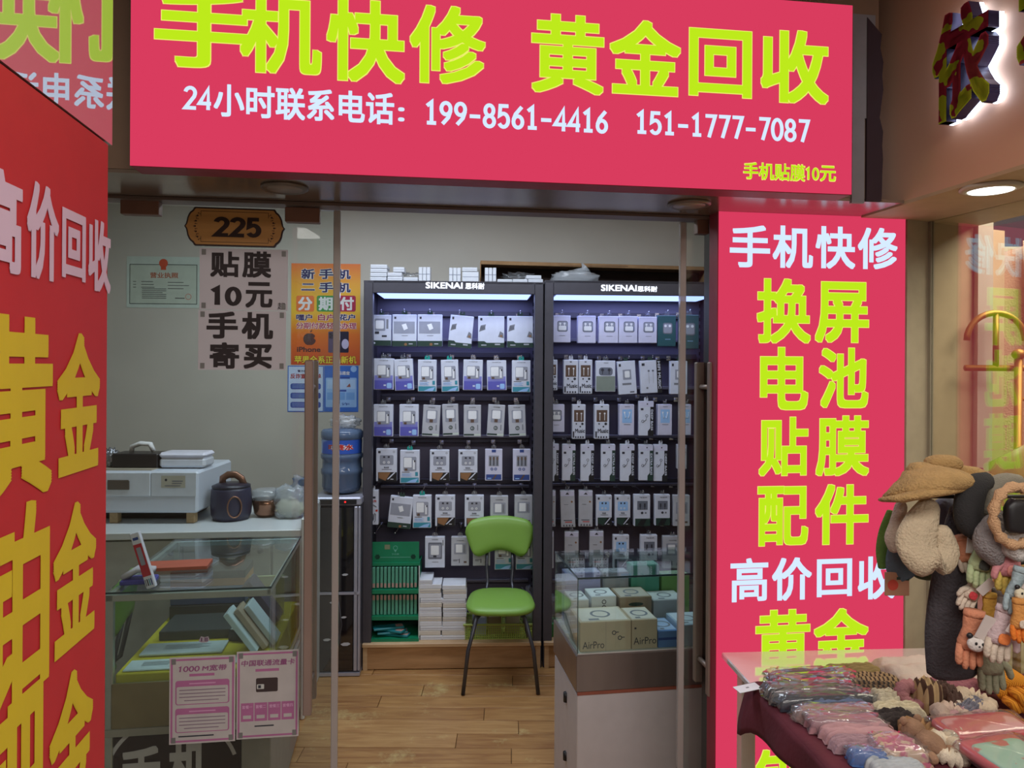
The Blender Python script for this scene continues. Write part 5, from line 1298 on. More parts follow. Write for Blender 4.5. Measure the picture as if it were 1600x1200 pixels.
# flat prints face up: x right, y towards viewer
inbox('price_card', 'white price card lying foremost on the yellow lining', 'card', -.50, -.30, .03, .12, zc2, .006, (206, 214, 218), pr=prt)
inbox('price_card', 'second white card beside the foremost card on the yellow lining', 'card', -.29, -.16, .03, .10, zc2, .006, (200, 212, 218), pr=prt)
inbox('price_card', 'long white card lying behind the foremost cards', 'card', -.49, -.20, .16, .27, zc2 + .002, .008, (200, 206, 210), pr=prt)
inbox('price_card', 'white card lying slanted near the leaning phone boxes', 'card', -.15, -.04, .05, .14, zc2, .006, (196, 206, 208), rot=(0, 0, -14), pr=prt)
inbox('phone_box', 'black phone box lying on the yellow lining with a card on it', 'box', -.19, -.06, .26, .38, zc2, .04, (40, 38, 38), rot=(0, 0, -20))
inbox('price_card', 'silver card lying on the black phone box', 'card', -.185, -.075, .26, .36, zc2 + .043, .005, (190, 196, 190), rot=(0, 0, -20), pr=prt, rough=.15)
inbox('dark_case', 'wide dark grey case lying in the middle of the showcase', 'case', -.47, -.20, .32, .52, zc2, .035, (66, 66, 66))
for i in range(3):
    inbox('phone_box', f'white phone box leaning, {ORD[i + 1]} from the glass in the leaning row', 'box', -.085 + .028 * i, -.065 + .028 * i, .12 + .04 * i, .22 + .04 * i, zc2 + .01, .18 - .0 * i, ((204, 212, 218), (176, 150, 128), (200, 206, 214))[i], rot=(0, -36, 0), grp='leaning phone boxes')
inbox('phone_box', 'violet dark box leaning at the back of the showcase', 'box', -.07, -.03, .40, .52, zc2 + .02, .20, (74, 58, 84), rot=(0, -36, 0))
inbox('certificate_card', 'pale yellow framed card standing at the back of the showcase', 'card', -.185, -.04, .56, .57, zc2, .17, (206, 206, 150))
for i, (z, col, lab) in enumerate(((0, (78, 96, 150), 'blue binder lying in the binder pile of the showcase'), (.04, (110, 150, 206), 'light blue binder in the binder pile of the showcase'), (.075, (214, 150, 86), 'orange binder in the binder pile of the showcase'), (.105, (70, 66, 62), 'dark binder topmost in the binder pile of the showcase'))):
    inbox('binder', lab, 'binder', -.50, -.20, .56, .74, zc2 + z + .06, .033, col, grp='binders in the showcase')
inbox('dark_case', 'dark box under the pile of binders', 'case', -.50, -.20, .55, .75, zc2, .058, (58, 56, 56))
t2 = thing('sticker', 'small purple and white cut sticker on the front glass', 'sticker', SL.pt(SL.hit(319, 997)[0], SL.hit(319, 1004)[1], .001), SL.yaw)
a = Pr(); a.poly([(-.018, .006), (-.008, 0), (.01, .001), (.019, .008), (.014, .022), (.002, .019), (-.010, .023)], mt((214, 190, 206), .5), 1)
for u in (-.008, .004, .010): a.rect(u - .002, .005, u + .002, .018, mt((120, 60, 110), .5), 2)
a.build('print', t2)
# things on the glass top
zt3 = .9005
c_ = onz(278, 886, zt3); fo_ = thing('folder', 'brick red folder lying on the glass showcase', 'folder', c_, SL.yaw)
fo_.rotation_euler = (0, 0, SL.yaw + R(3))
MB().prism([(-.115, 0), (.115, 0), (.115, .012), (-.115, .012)], -.05, .06, mt((176, 84, 58), .5)).build('cover', fo_)
c_ = onz(215, 912, zt3); pk = thing('packet', 'white packet with purple base on the glass showcase', 'packet', c_, SL.yaw + R(5))
MB().box(-.055, .06, -.02, .05, 0, .018, mt((74, 70, 150), .5), .004).build('base', pk); MB().tube([(-.05, .01, .02), (0, .012, .05), (.055, .01, .045)], [.02, .035, .018], mt((200, 196, 200), .6), 8, flat=(.012, (0, 1, 0))).build('wrapper', pk)
f_ = Fr(p.x, c_.y - .03, 5); q = f_.rect(212, 826, 240, 904); hx = .0155; H = .20
bx = thing('accessory_box', 'slim red and white box leaning on the packet', 'box', f_.pt(f_.hit(236, 900)[0], zt3 + .004, 0), f_.yaw); bx.rotation_euler = (0, R(-17), f_.yaw)
MB().box(-hx, hx, 0, .02, 0, H, mt((216, 218, 226), .4), .002).build('carton', bx)
a = Pr(); a.rect(-hx + .001, H * .22, hx - .001, H * .80, mt((186, 48, 58), .4), 1); a.rr(-hx * .5, H * .42, hx * .5, H * .74, .003, WIN, 2); a.rect(-hx * .6, H * .87, hx * .6, H * .92, BLU3, 1)
for i, cc in enumerate((GRY3, BLACK, TEAL2, BLU3)): a.rect(-hx * .8 + i * hx * .42, H * .05, -hx * .55 + i * hx * .42, H * .17, cc, 1)
a.build('print', bx)

# pink framed promotion sheets taped low on the door glass
PKF = mt((176, 104, 148), .6); PK2 = mt((150, 84, 128), .6); PAP2 = mt((188, 180, 178), .8)


def promo1(a, fr, c, z, hw, H):
    a.frame(-hw * .96, H * .02, hw * .96, H * .98, hw * .06, PKF, 1)
    a.text('1000', -hw * .75, H * .83, -hw * .10, H * .90, PK2, 2, .02, slant=.15); a.text('M宽带', -hw * .02, H * .83, hw * .72, H * .90, PK2, 2, .02, slant=.15); a.rect(-hw * .40, H * .775, hw * .36, H * .805, PKF, 1)
    for v in (.45, .13):
        a.rr(-hw * .82, H * v, hw * .82, H * (v + .28), hw * .08, PKF, 1); a.rr(-hw * .78, H * (v + .01), hw * .78, H * (v + .21), hw * .05, PAP2, 2); a.rect(-hw * .4, H * (v + .235), hw * .4, H * (v + .25), mt((206, 150, 186), .6), 2)
        for i in range(4): a.rect(-hw * (.7 - .15 * (i == 3)), H * (v + .165 - .04 * i), hw * (.7 - .2 * (i == 3)), H * (v + .175 - .04 * i), mt((134, 110, 128), .6), 3)
    a.rect(-hw * .72, H * .08, hw * .35, H * .095, INK2, 2)


def promo2(a, fr, c, z, hw, H):
    a.frame(-hw * .96, H * .02, hw * .96, H * .98, hw * .06, PKF, 1)
    a.text('中国联通流量卡', -hw * .86, H * .83, hw * .86, H * .90, PK2, 2, .02, slant=.12); a.rect(-hw * .40, H * .765, hw * .36, H * .795, PKF, 1)
    a.rr(-hw * .38, H * .53, hw * .32, H * .69, .004, mt((64, 50, 50), .4), 1); a.rr(-hw * .35, H * .565, -hw * .12, H * .62, .002, mt((200, 200, 196), .4), 2); a.rect(-hw * .31, H * .575, -hw * .22, H * .61, INK2, 3)
    for i in range(4):
        u = -hw * .86 + i * hw * .435; a.rect(u, H * .20, u + hw * .41, H * .41, PKF, 1); a.rect(u + hw * .07, H * .23, u + hw * .33, H * .27, PAP2, 2); a.text('套餐' + '一二三四'[i], u + hw * .04, H * .345, u + hw * .37, H * .385, mt((214, 160, 196), .6), 2, .02)
    a.rect(-hw * .42, H * .135, hw * .2, H * .15, INK2, 2)


sheet('promotion_sheet', 'pink framed broadband sheet taped low on the glass door', 'notice', DF, 265, 1025, 368, 1160, PAP2, promo1, out=.003)
sheet('promotion_sheet', 'pink framed data card sheet taped low beside the bronze handle', 'notice', DF, 370, 1016, 467, 1152, PAP2, promo2, out=.003)

# ================================================================ NEIGHBOURING SHOP
TAN = mt((214, 170, 140), .6, var=.03, scale=2); CREAM = mt((186, 172, 132), .6, var=.03, scale=2)
A_ = Vector((1.105, 2.30)); dv = Vector((.18, -.984)).normalized()
NF = Fr(A_.x, A_.y, math.degrees(math.atan2(dv.y, dv.x)))
m = MB(); m.box(-.12, 2.4, 0, .04, 2.165, 2.95, TAN); struct(m, 'wall_fascia', 'tan fascia of the neighbouring shop carrying the lit letters', loc=NF.O, rot=(0, 0, NF.yaw))
m = MB(); m.box(-.12, 2.4, .0, .46, 2.155, 2.165, mt((186, 164, 130), .6)); struct(m, 'ceiling_soffit', 'cream soffit of the neighbouring shop front', loc=NF.O, rot=(0, 0, NF.yaw))
# display window plane
g0 = FAC.back(.0); gx = P(1450, 600, 2.385); dg = Vector((.2525, -.968)).normalized()
NW = Fr(gx.x, gx.y, math.degrees(math.atan2(dg.y, dg.x)))
t = thing('window_1', 'tall clear display window of the neighbouring clothes shop', 'window', NW.O, NW.yaw); t['kind'] = 'structure'
SHOPGLASS = glassy((246, 246, 242), 2.0)
MB().box(.012, 1.6, 0, .006, 0.25, 2.155, SHOPGLASS).build('glass_pane', t)
MB().box(-.0, .012, -.003, .010, 0.0, 2.155, mt((150, 142, 124), .5)).box(0.0, 1.6, -.006, .02, 0, .25, TAN).build('frame', t)
# pilaster between tall red sign and window
l = TALL.hit(1416, 700)[0]; pp = TALL.pt(l, 0); r_ = Vector((gx.x, gx.y, 0)); dd = (r_ - pp); wdt = dd.length
m = MB(); m.box(0, wdt, 0, .05, 0, 2.155, mt((172, 160, 136), .6)); struct(m, 'trim_6', 'grey tan pilaster between the tall red sign and the shop window', loc=pp, rot=(0, 0, math.atan2(dd.y, dd.x)))
m = MB(); m.box(0, 2.2, 0, .04, 0, 2.155, CREAM); struct(m, 'wall_neighbour_back', loc=(1.46, 2.86, 0), rot=(0, 0, 0))
m = MB(); m.box(0, .36, 0, .03, 0, 2.155, mt((176, 156, 126), .6)); struct(m, 'wall_neighbour_side', loc=(gx.x + .01, gx.y + .012, 0), rot=(0, 0, R(22)))
m = MB(); m.box(gx.x, 3.5, 0.9, 2.9, -.02, .02, mt((170, 160, 140), .5)); struct(m, 'floor_window')
m = MB(); m.box(1.5, 3.5, .6, 2.9, 2.7, 2.74, mt((200, 190, 170), .6)); struct(m, 'ceiling_neighbour')
# lit downlight in the soffit
c_ = onz(1548, 292, 2.155); t = thing('downlight', 'round lit downlight in the soffit of the neighbouring shop', 'light', c_)
MB().lathe([(.072, 0), (.072, -.006), (.056, -.012), (.054, -.004)], mt((190, 184, 170), .4), 32).build('rim', t)
MB().lathe([(.052, -.003), (.052, -.011)], em((255, 252, 240), 3.0), 32).build('diffuser', t)
l = bpy.data.lights.new('downlight_beam', 'SPOT'); l.energy = 9; l.color = (1, .93, .8); l.spot_size = R(130); l.spot_blend = .8; l.shadow_soft_size = .05
o = bpy.data.objects.new('downlight_beam', l); o.location = c_ + Vector((0, 0, -.02)); COL.objects.link(o)
# halo-lit letters
LM = bpy.data.materials.new('two_tone'); LM.use_nodes = True; nt = LM.node_tree; b = nt.nodes['Principled BSDF']; b.inputs['Roughness'].default_value = .35
tc = nt.nodes.new('ShaderNodeTexCoord'); n1 = nt.nodes.new('ShaderNodeTexNoise'); n1.inputs['Scale'].default_value = 15; rp = nt.nodes.new('ShaderNodeValToRGB'); rp.color_ramp.interpolation = 'CONSTANT'
sxx = nt.nodes.new('ShaderNodeSeparateXYZ'); mth = nt.nodes.new('ShaderNodeMath'); mth.operation = 'MULTIPLY_ADD'; mth.inputs[1].default_value = -.45; nt.links.new(tc.outputs['Object'], sxx.inputs[0]); nt.links.new(sxx.outputs[2], mth.inputs[0])
nt.links.new(tc.outputs['Object'], n1.inputs['Vector']); nt.links.new(n1.outputs['Fac'], mth.inputs[2]); nt.links.new(mth.outputs[0], rp.inputs[0])
rp.color_ramp.elements[0].color = lin((150, 40, 66)) + (1,); rp.color_ramp.elements[0].position = 0; rp.color_ramp.elements[1].color = lin((176, 206, 44)) + (1,); rp.color_ramp.elements[1].position = .44
nt.links.new(rp.outputs[0], b.inputs['Base Color'])
SIDE = mt((58, 50, 84), .35, .3); GLOW = em((214, 228, 255), 5.0)


def letter(s, x0, y0, x1, y1, label):
    f2 = NF.back(-.05); q = f2.rect(x0, y0, x1, y1); W, H = q[2] - q[0], q[3] - q[1]
    t = thing('channel_letter', label, 'letter', f2.pt((q[0] + q[2]) / 2, q[1], -.05 + .0), f2.yaw)
    vs, fs, asp = glyph(s, .035, .5)
    conv = lambda y0_, y1_, g: [((v[0] - .5) * W * g, y0_ + (y1_ - y0_) * (0.5 - v[2]), (v[1] - .5) * H * g + H / 2) for v in vs]
    MB().add(conv(-.052, -.022, 1), fs, SIDE).build('side_wall', t)
    v2, f2_, _ = glyph(s, .035)
    MB().add([((v[0] - .5) * W, -.0528, v[1] * H) for v in v2], f2_, LM).build('face', t)
    MB().add(conv(-.020, -.008, 1.0), fs, GLOW).build('light_back', t)
    k = MB()
    for u, v in ((-.3, .05), (.3, .2), (.35, .75), (-.1, .3)): k.tube([(u * W, -.022, v * H), (u * W, 0, v * H)], .004, BLACK, 6)
    k.build('stud', t)


letter('依', 1458, 8, 1548, 180, 'maroon and green halo lit letter on the neighbouring fascia')
letter('衣', 1590, -90, 1720, 150, 'second halo lit letter cut off by the corner of the fascia')

# clothes display inside the window
GOLD = mt((160, 120, 56), .45, .65); BNZ = mt((140, 112, 74), .35, .6); CLB = mt((170, 142, 118), .9, bump=.4, scale=30); CLC = mt((206, 192, 168), .9, bump=.4, scale=30)
WN = Fr(0, 2.855, 0)
c_ = P(1575, 335, 2.84); t = thing('wall_hook', 'bronze deer head hook on the wall inside the shop window', 'hook', (c_.x - .06, 2.85, c_.z))
MB().tube([(0, 0, 0), (0, -.03, 0), (.02, -.06, .005), (.05, -.09, .012), (.075, -.12, .0)], [.035, .022, .024, .022, .012], BNZ, 10).build('head', t)
for sx in (-1, 1): MB().tube([(.05 + sx * .01, -.08, .03), (.05 + sx * .035, -.08, .06), (.05 + sx * .03, -.08, .10)], .006, BNZ, 6).tube([(.05 + sx * .032, -.08, .06), (.05 + sx * .06, -.08, .09)], .005, BNZ, 6).tube([(.05 + sx * .02, -.08, .045), (.05 + sx * .012, -.08, .08)], .004, BNZ, 6).build('antler', t)
cx, cz = c_.x + .02, P(1575, 380, 2.74).z
t = thing('cardigan', 'brown wool coat with cream lapels hanging inside the shop window', 'garment', (cx, 2.72, cz - .86))
MB().grid(lambda a_, b_: ((a_ - .5) * (.30 + .22 * min(1, (1 - b_) * 3.0)), -.03 * math.cos((a_ - .5) * 5) + .012 * math.sin(a_ * 22) * (1 - b_), b_ * .86 - .10 * abs(a_ - .5) * b_), 18, 14, CLB, True, None, (0, .05, 0)).build('body', t)
for sx in (-1, 1):
    MB().tube([(sx * .05, -.05, .86), (sx * .03, -.06, .62), (sx * .012, -.06, .40)], [.03, .045, .012], CLC, 8, flat=(.012, (1, 0, 0))).build('lapel', t)
    MB().tube([(sx * .20, -.0, .78), (sx * .25, -.01, .5), (sx * .26, -.02, .14)], [.05, .055, .05], CLC if sx < 0 else CLB, 10).build('sleeve', t)
t.rotation_euler = (0, 0, 0)
MB().tube([(-.0, 0, .86), (0, 0, .93), (.015, 0, .955), (.03, 0, .94)], .004, GOLD, 6).build('hanger', t)
x_, z_ = P(1556, 532, 2.4).x, P(1556, 532, 2.4).z
t = thing('garment_stand', 'brass arched garment stand inside the shop window', 'stand', (x_, 2.40, .02)); zz = z_ - .02
MB().tube([(.095 * math.cos(R(a_)), 0, zz + .09 * math.sin(R(a_))) for a_ in range(0, 181, 12)], .010, GOLD, 8).build('arch', t)
MB().tube([(0, 0, zz + .09), (0, 0, zz - .09)], .009, GOLD, 8).build('bar', t); MB().tube([(-.1, 0, zz - .09), (.6, 0, zz - .09)], .010, GOLD, 8).build('bar', t)
MB().tube([(.06, -.02, 0), (.06, -.02, zz - .06)], .012, GOLD, 8).blob((.06, -.02, zz - .045), .02, .02, .018, GOLD).build('post', t); MB().tube([(.50, 0, 0), (.50, 0, zz - .09)], .012, GOLD, 8).build('post', t)
MB().tube([(.06, -.02, zz - .19), (.4, -.02, zz - .19)], .006, GOLD, 8).build('bar', t)
t = thing('scarf', 'dark maroon scarf hanging on the brass stand', 'scarf', (x_ - .075, 2.38, .9)); MB().tube([(0, 0, 1.36 - .9), (.0, -.01, 1.25 - .9), (.01, 0, 1.1 - .9)], [.02, .035, .03], mt((96, 48, 62), .9), 8, flat=(.02, (1, 0, 0))).build('cloth', t)
t = thing('net_bag', 'pale green sheer scarf draped below the brass stand', 'scarf', (x_ + .08, 2.36, 1.1)); SH = glassy((226, 240, 200), 1.3, .3, .35, (196, 206, 120))
MB().grid(lambda a_, b_: ((a_ - .35) * .34, -.02 * math.sin(a_ * 9), .28 - b_ * .42 + .06 * math.sin(a_ * 4)), 14, 8, SH, True, None, (0, .012, 0)).build('cloth', t)
# ================================================================ TABLE WITH KNITWEAR
TZ = .803
tl = onz(1127, 1019, TZ); tx_ = Vector((math.cos(R(4)), math.sin(R(4)), 0))
TB = thing('market_table', 'white topped table with square legs before the tall red sign', 'table', (tl.x, tl.y, 0), math.atan2(tx_.y, tx_.x))
TW, TL = .66, 1.35                     # local: x across, -y towards the viewer
WTOP = mt((222, 214, 210), .06, spec=.8, var=.02, coat=1.0, ior=2.6); WLEG = mt((206, 196, 180), .5)
MB().box(0, TW, -TL, 0, TZ - .018, TZ, WTOP, .003).build('table_top', TB)
for x, y in ((.03, -.05), (.03, -TL + .08), (TW - .07, -.05), (TW - .07, -TL + .08)): MB().box(x, x + .042, y - .042, y, 0, TZ - .02, WLEG, .003).build('leg', TB)
MB().box(.04, TW - .05, -.085, -.06, TZ - .09, TZ - .02, WLEG).box(.036, .06, -TL + .1, -.08, TZ - .09, TZ - .02, WLEG).build('apron', TB)
TM = TB.matrix_basis.copy(); TMI = Matrix.Translation(TB.location) @ Matrix.Rotation(TB.rotation_euler.z, 4, 'Z')
TI = TMI.inverted()
MAR = mt((92, 26, 40), .85, var=.15, scale=8, bump=.2)
yc = (TI @ onz(1172, 1066, TZ)).y


def cl(a_, b_):
    y = yc - .02 * math.sin(a_ * 3) - b_ * (TL + yc - .02)
    s_ = a_ * .98 - .17
    if s_ < 0: return (-.007 - .020 * math.sin(min(1, -s_ * 7) * 1.4) * max(0, 1 - b_ * 2.5) - .007 * math.sin(b_ * 30 + 1) * min(1, -s_ * 8), y, TZ + .004 + s_ * (.52 + .34 * math.exp(-(b_ / .05) ** 2) + .06 * math.sin(b_ * 16)))
    return (s_ - .004, y, TZ + .004)


ct = MB().grid(cl, 36, 44, MAR, True, None, (.003, 0, .003)).build('tablecloth', loc=TB.location, rot=TB.rotation_euler)
tag(ct, 'maroon cloth draped over the near part of the white table', 'tablecloth')
ZC = TZ + .009


def onT(px, py, dz=0.0): return onz(px, py, ZC + dz)


def pxw(px, py, z=ZC):  # metres per pixel at that spot of the table top
    return onz(px, py, z).y / FPX


CN = 0


def soft(name, lab, cat, px, py, wpx, dpx_m, h, mat, ang=0, e=.45, noise=.12, seed=0, wrap=False, dz=0.0, grp=None, folds=0):
    """a folded soft pack: wpx wide in the view, dpx_m metres deep"""
    c = onT(px, py, dz); wd = wpx * c.y / FPX / 2
    t = thing(name, lab, cat, c, R(ang) + .12, grp)
    b = MB()
    nf = folds + 1 if folds else 3 + seed % 3
    def fn(a_, v_):
        u = a_ * 2 - 1; w_ = v_ * 2 - 1
        ed = max(0, 1 - abs(u) ** 7) * max(0, 1 - abs(w_) ** 6)
        rid = abs(math.sin(nf * math.pi * (v_ + .035 * wob(u * 1.2, v_, .3, seed)) + .4)) ** .6
        z = h * (ed ** .45) * (.58 + .42 * rid + .16 * wob(u * 1.6, w_, .5, seed)) + .0005
        return (u * wd * (1 + .05 * wob(w_ * 2, .2, .1, seed)) + .05 * wd * math.sin(v_ * 9 + seed), w_ * dpx_m * (1 + .10 * wob(u * 1.5, .7, .2, seed + 1)) + .10 * dpx_m * math.sin(u * 3 + seed), z)
    b.grid(fn, 30, 8 * nf, mat, True, None, None)
    g0 = [fn(i / 30, j / (8 * nf)) for i in range(31) for j in range(8 * nf + 1)]
    b.add([(x_, y_, .0002) for x_, y_, z_ in (g0[0], g0[8 * nf], g0[30 * (8 * nf + 1) + 8 * nf], g0[30 * (8 * nf + 1)])], [(0, 1, 2, 3)], mat)
    b.build('fabric', t)
    if wrap: MB().blob((0, 0, h * .52), wd * 1.06, dpx_m * 1.08, h * .62, CLEARBAG, .5, .45, .2, seed + 3, 3.2, 30, 12).build('wrapper', t)
    return t


def torus(name, lab, cat, loc, R0, r0, mat, tilt=(0, 0), ruff=.3, seed=1, grp=None):
    t = thing(name, lab, cat, loc, 0, grp); t.rotation_euler = (R(tilt[0]), R(tilt[1]), 0); n = 34
    pts = [(R0 * math.cos(2 * math.pi * i / n), R0 * math.sin(2 * math.pi * i / n), 0) for i in range(n)]
    MB().tube(pts, [r0 * (1 + ruff * math.sin(i * 2.7 + seed)) for i in range(n)], mat, 9, closed=True).build('fabric', t)
    return t


def sw(rgb): return mt(rgb, .92, var=.14, scale=30, bump=.35)


FLOR = bands((48, 44, 50), (150, 128, 120), 22, .6, 'noise', pos=.54); STR = bands((34, 32, 38), (110, 100, 92), 30, .7, 'wave', 'Y'); NVY = mt((36, 38, 52), .7, var=.2, scale=20, bump=.2)
TANB = bands((168, 140, 104), (66, 48, 40), 26, .8, 'wave', 'X', .62); PNKP = bands((176, 136, 144), (120, 84, 96), 18, .7, 'noise', pos=.52)
G_ = 'folded knitwear laid out on the table'
soft('folded_leggings', 'floral leggings in clear wrap, back edge of the maroon cloth', 'clothing', 1270, 1066, 138, .035, .03, FLOR, -4, seed=1, wrap=True, grp=G_)
soft('folded_leggings', 'pink striped leggings in clear wrap in front of the floral ones', 'clothing', 1270, 1078, 138, .03, .035, bands((170, 118, 110), (46, 42, 46), 20, .7, 'noise', pos=.45), -3, seed=2, wrap=True, grp=G_)
soft('folded_leggings', 'dark patterned leggings in glossy wrap before the pink striped ones', 'clothing', 1268, 1093, 138, .035, .04, STR, -4, seed=3, wrap=True, grp=G_)
soft('folded_leggings', 'navy black leggings in clear wrap nearest the hanging cloth', 'clothing', 1290, 1103, 150, .03, .035, NVY, -2, seed=4, wrap=True, grp=G_)
soft('folded_scarf', 'olive and black folded scarf behind the wrapped leggings', 'clothing', 1333, 1056, 84, .03, .03, bands((150, 130, 84), (44, 38, 36), 12, .8, 'wave', 'Z'), 0, seed=5, grp=G_)
soft('blanket', 'cream fleece spread over the back corner of the table', 'cloth', 1446, 1056, 130, .10, .035, mt((206, 192, 184), .9, var=.06, bump=.3), -6, seed=6, noise=.2, grp=G_)
soft('towel', 'rose pink towel folded in front of the cream fleece', 'clothing', 1488, 1078, 110, .035, .03, sw((150, 94, 106)), 6, seed=7, folds=2, grp=G_)
t_ = soft('socks_bundle', 'brown striped socks bundle between leggings and cream fleece', 'socks', 1366, 1074, 84, .04, .032, TANB, -4, seed=8, folds=3, grp=G_)
soft('socks_bundle', 'dark banded socks bundle next to the navy leggings', 'socks', 1366, 1088, 80, .03, .032, bands((120, 96, 72), (48, 40, 38), 24, .8, 'wave', 'X', .5), -2, seed=9, folds=2, grp=G_)
soft('towel', 'steel blue folded towel lying before the navy leggings', 'clothing', 1306, 1112, 100, .025, .03, sw((96, 110, 142)), 4, seed=10, folds=2, grp=G_)
soft('socks', 'cream roll of socks beside the blue towel', 'socks', 1386, 1104, 46, .03, .04, sw((206, 198, 176)), 0, seed=11, grp=G_)
soft('socks', 'tan ribbed socks with brown zigzag cuff standing on the table', 'socks', 1448, 1107, 36, .03, .075, bands((190, 164, 124), (90, 64, 52), 9, .9, 'wave', 'X', .75), 10, seed=12, grp=G_)
soft('socks', 'dark brown socks next to the tan zigzag socks', 'socks', 1478, 1106, 30, .04, .06, sw((88, 66, 58)), 0, seed=13, grp=G_)
soft('folded_tights', 'beige tights in clear wrap before the blue towel', 'clothing', 1308, 1124, 130, .03, .03, sw((158, 128, 120)), -5, seed=14, wrap=True, grp=G_)
soft('socks', 'cream folded socks before the cream roll', 'socks', 1402, 1120, 78, .025, .035, sw((208, 198, 170)), -2, seed=15, grp=G_)
soft('gloves_pair', 'pair of black gloves lying before the cream folded socks', 'gloves', 1398, 1134, 66, .03, .035, sw((52, 44, 44)), 10, seed=16, folds=2, grp=G_)
soft('folded_tights', 'dusty pink tights in clear wrap before the beige tights', 'clothing', 1322, 1141, 120, .03, .034, mt((168, 122, 128), .6, var=.1, bump=.2), -10, seed=17, wrap=True, grp=G_)
soft('folded_tights', 'pale rose tights folded before the dusty pink tights', 'clothing', 1344, 1156, 120, .028, .032, mt((182, 140, 144), .7, var=.1, bump=.2), -8, seed=18, grp=G_)
soft('folded_tights', 'lilac grey tights before the pale rose tights', 'clothing', 1352, 1172, 110, .025, .03, sw((160, 130, 138)), -12, seed=19, grp=G_)
soft('hair_clip_pack', 'clear pack of pink and yellow hair clips at the table front', 'pack', 1402, 1182, 74, .045, .035, bands((190, 104, 128), (206, 176, 150), 40, .4, 'noise', pos=.5), -6, seed=20, wrap=True, grp=G_)
soft('pouch', 'small blue plastic pouch at the edge of the maroon cloth', 'pouch', 1356, 1192, 60, .022, .03, mt((76, 112, 172), .3), -14, seed=21, wrap=True, grp=G_)
soft('pouch', 'pale grey pouch with dark rim at the front of the table', 'pouch', 1400, 1206, 84, .025, .025, mt((176, 182, 186), .4), -4, seed=22, grp=G_)
torus('scrunchie', 'dusty pink scrunchie beside the brown socks bundle', 'scrunchie', onT(1424, 1088, .03), .026, .016, sw((172, 118, 124)), (50, 20), .25, 2)
for i, (px, py, lab, col) in enumerate(((1440, 1148, 'tan ruffled scrunchie before the black gloves', (164, 124, 84)), (1508, 1166, 'cream pearl scrunchie beside the brown plush toy', (206, 186, 160)), (1480, 1172, 'ivory looped scrunchie lying next to the brown plush toy', (214, 200, 178)), (1524, 1098, 'cream spotted scrunchie strip by the orange gloves', (206, 186, 164)), (1490, 1122, 'white spotted hair band on the pink cloth', (196, 172, 160)))):
    torus('scrunchie', lab, 'scrunchie', onT(px, py, .016), .030, .017, sw(col), (12, 8), .45, i + 4, 'scrunchies on the table')
c = onT(1452, 1180, 0); t = thing('plush_toy', 'brown fuzzy plush toy lying on the scrunchies', 'toy', c, .3); PLB = sw((150, 116, 92))
MB().blob((0, 0, .026), .030, .034, .026, PLB, noise=.1).build('torso', t); MB().blob((-.004, .04, .038), .026, .024, .024, PLB, noise=.1).build('head', t)
for sx in (-1, 1): MB().blob((sx * .02 - .004, .048, .058), .010, .008, .010, PLB).build('ear', t)
for sx in (-1, 1): MB().blob((sx * .032, -.03, .016), .014, .022, .014, PLB).build('leg', t)
soft('towel', 'mauve towel under the striped socks near the orange gloves', 'clothing', 1510, 1132, 90, .04, .03, PNKP, 16, seed=31, folds=2, grp=G_)
soft('bow', 'grey knitted bow strip behind the red pack', 'bow', 1516, 1116, 66, .02, .035, sw((116, 116, 132)), 24, seed=32, grp=G_)
soft('socks_bundle', 'striped white and brown socks bundle before the orange gloves', 'socks', 1494, 1110, 80, .03, .034, bands((214, 200, 184), (110, 84, 76), 20, .8, 'wave', 'X'), 14, seed=33, folds=2, grp=G_)
REDP = mt((196, 76, 84), .3, var=.1)


def flatpack(name, lab, px, py, wpx, dep, ang, mat, pic):
    c = onT(px, py, .03); wd = wpx * c.y / FPX / 2; t = thing(name, lab, 'pack', c, R(ang)); t.rotation_euler = (R(6), 0, R(ang))
    MB().blob((0, 0, 0), wd, dep, .012, mat, .35, .25, .05, 3, 2, 28, 8).build('packet_body', t); MB().blob((.0, -dep * .05, .006), wd * .86, dep * .72, .009, pic, .3, .25, .04, 3, 2, 24, 8).build('picture', t)
    MB().blob((0, 0, .003), wd * 1.03, dep * 1.05, .016, CLEARBAG, .35, .3, .14, 5, 3, 28, 8).build('wrapper', t)


flatpack('sock_pack', 'red and white socks pack below the orange gloves', 1536, 1138, 150, .045, 10, REDP, bands((206, 100, 100), (226, 160, 160), 12, .4, 'noise', pos=.5))
flatpack('sock_pack', 'red edged pack with pale green picture at the table corner', 1580, 1186, 120, .07, 16, REDP, bands((150, 190, 170), (196, 90, 90), 26, .4, 'noise', pos=.62))
t = thing('price_tag', 'white paper tag on the far corner of the maroon cloth', 'tag', onT(1168, 1075, .003), .1); t.rotation_euler = (R(-4), R(-8), .15)
MB().box(-.032, .032, -.022, .022, 0, .0012, mt((216, 218, 226), .6)).build('card', t); MB().box(-.004, .004, -.003, .003, .0012, .0018, GRY3).build('hole', t)

# ---------------------------------------------------------------- knitted gloves


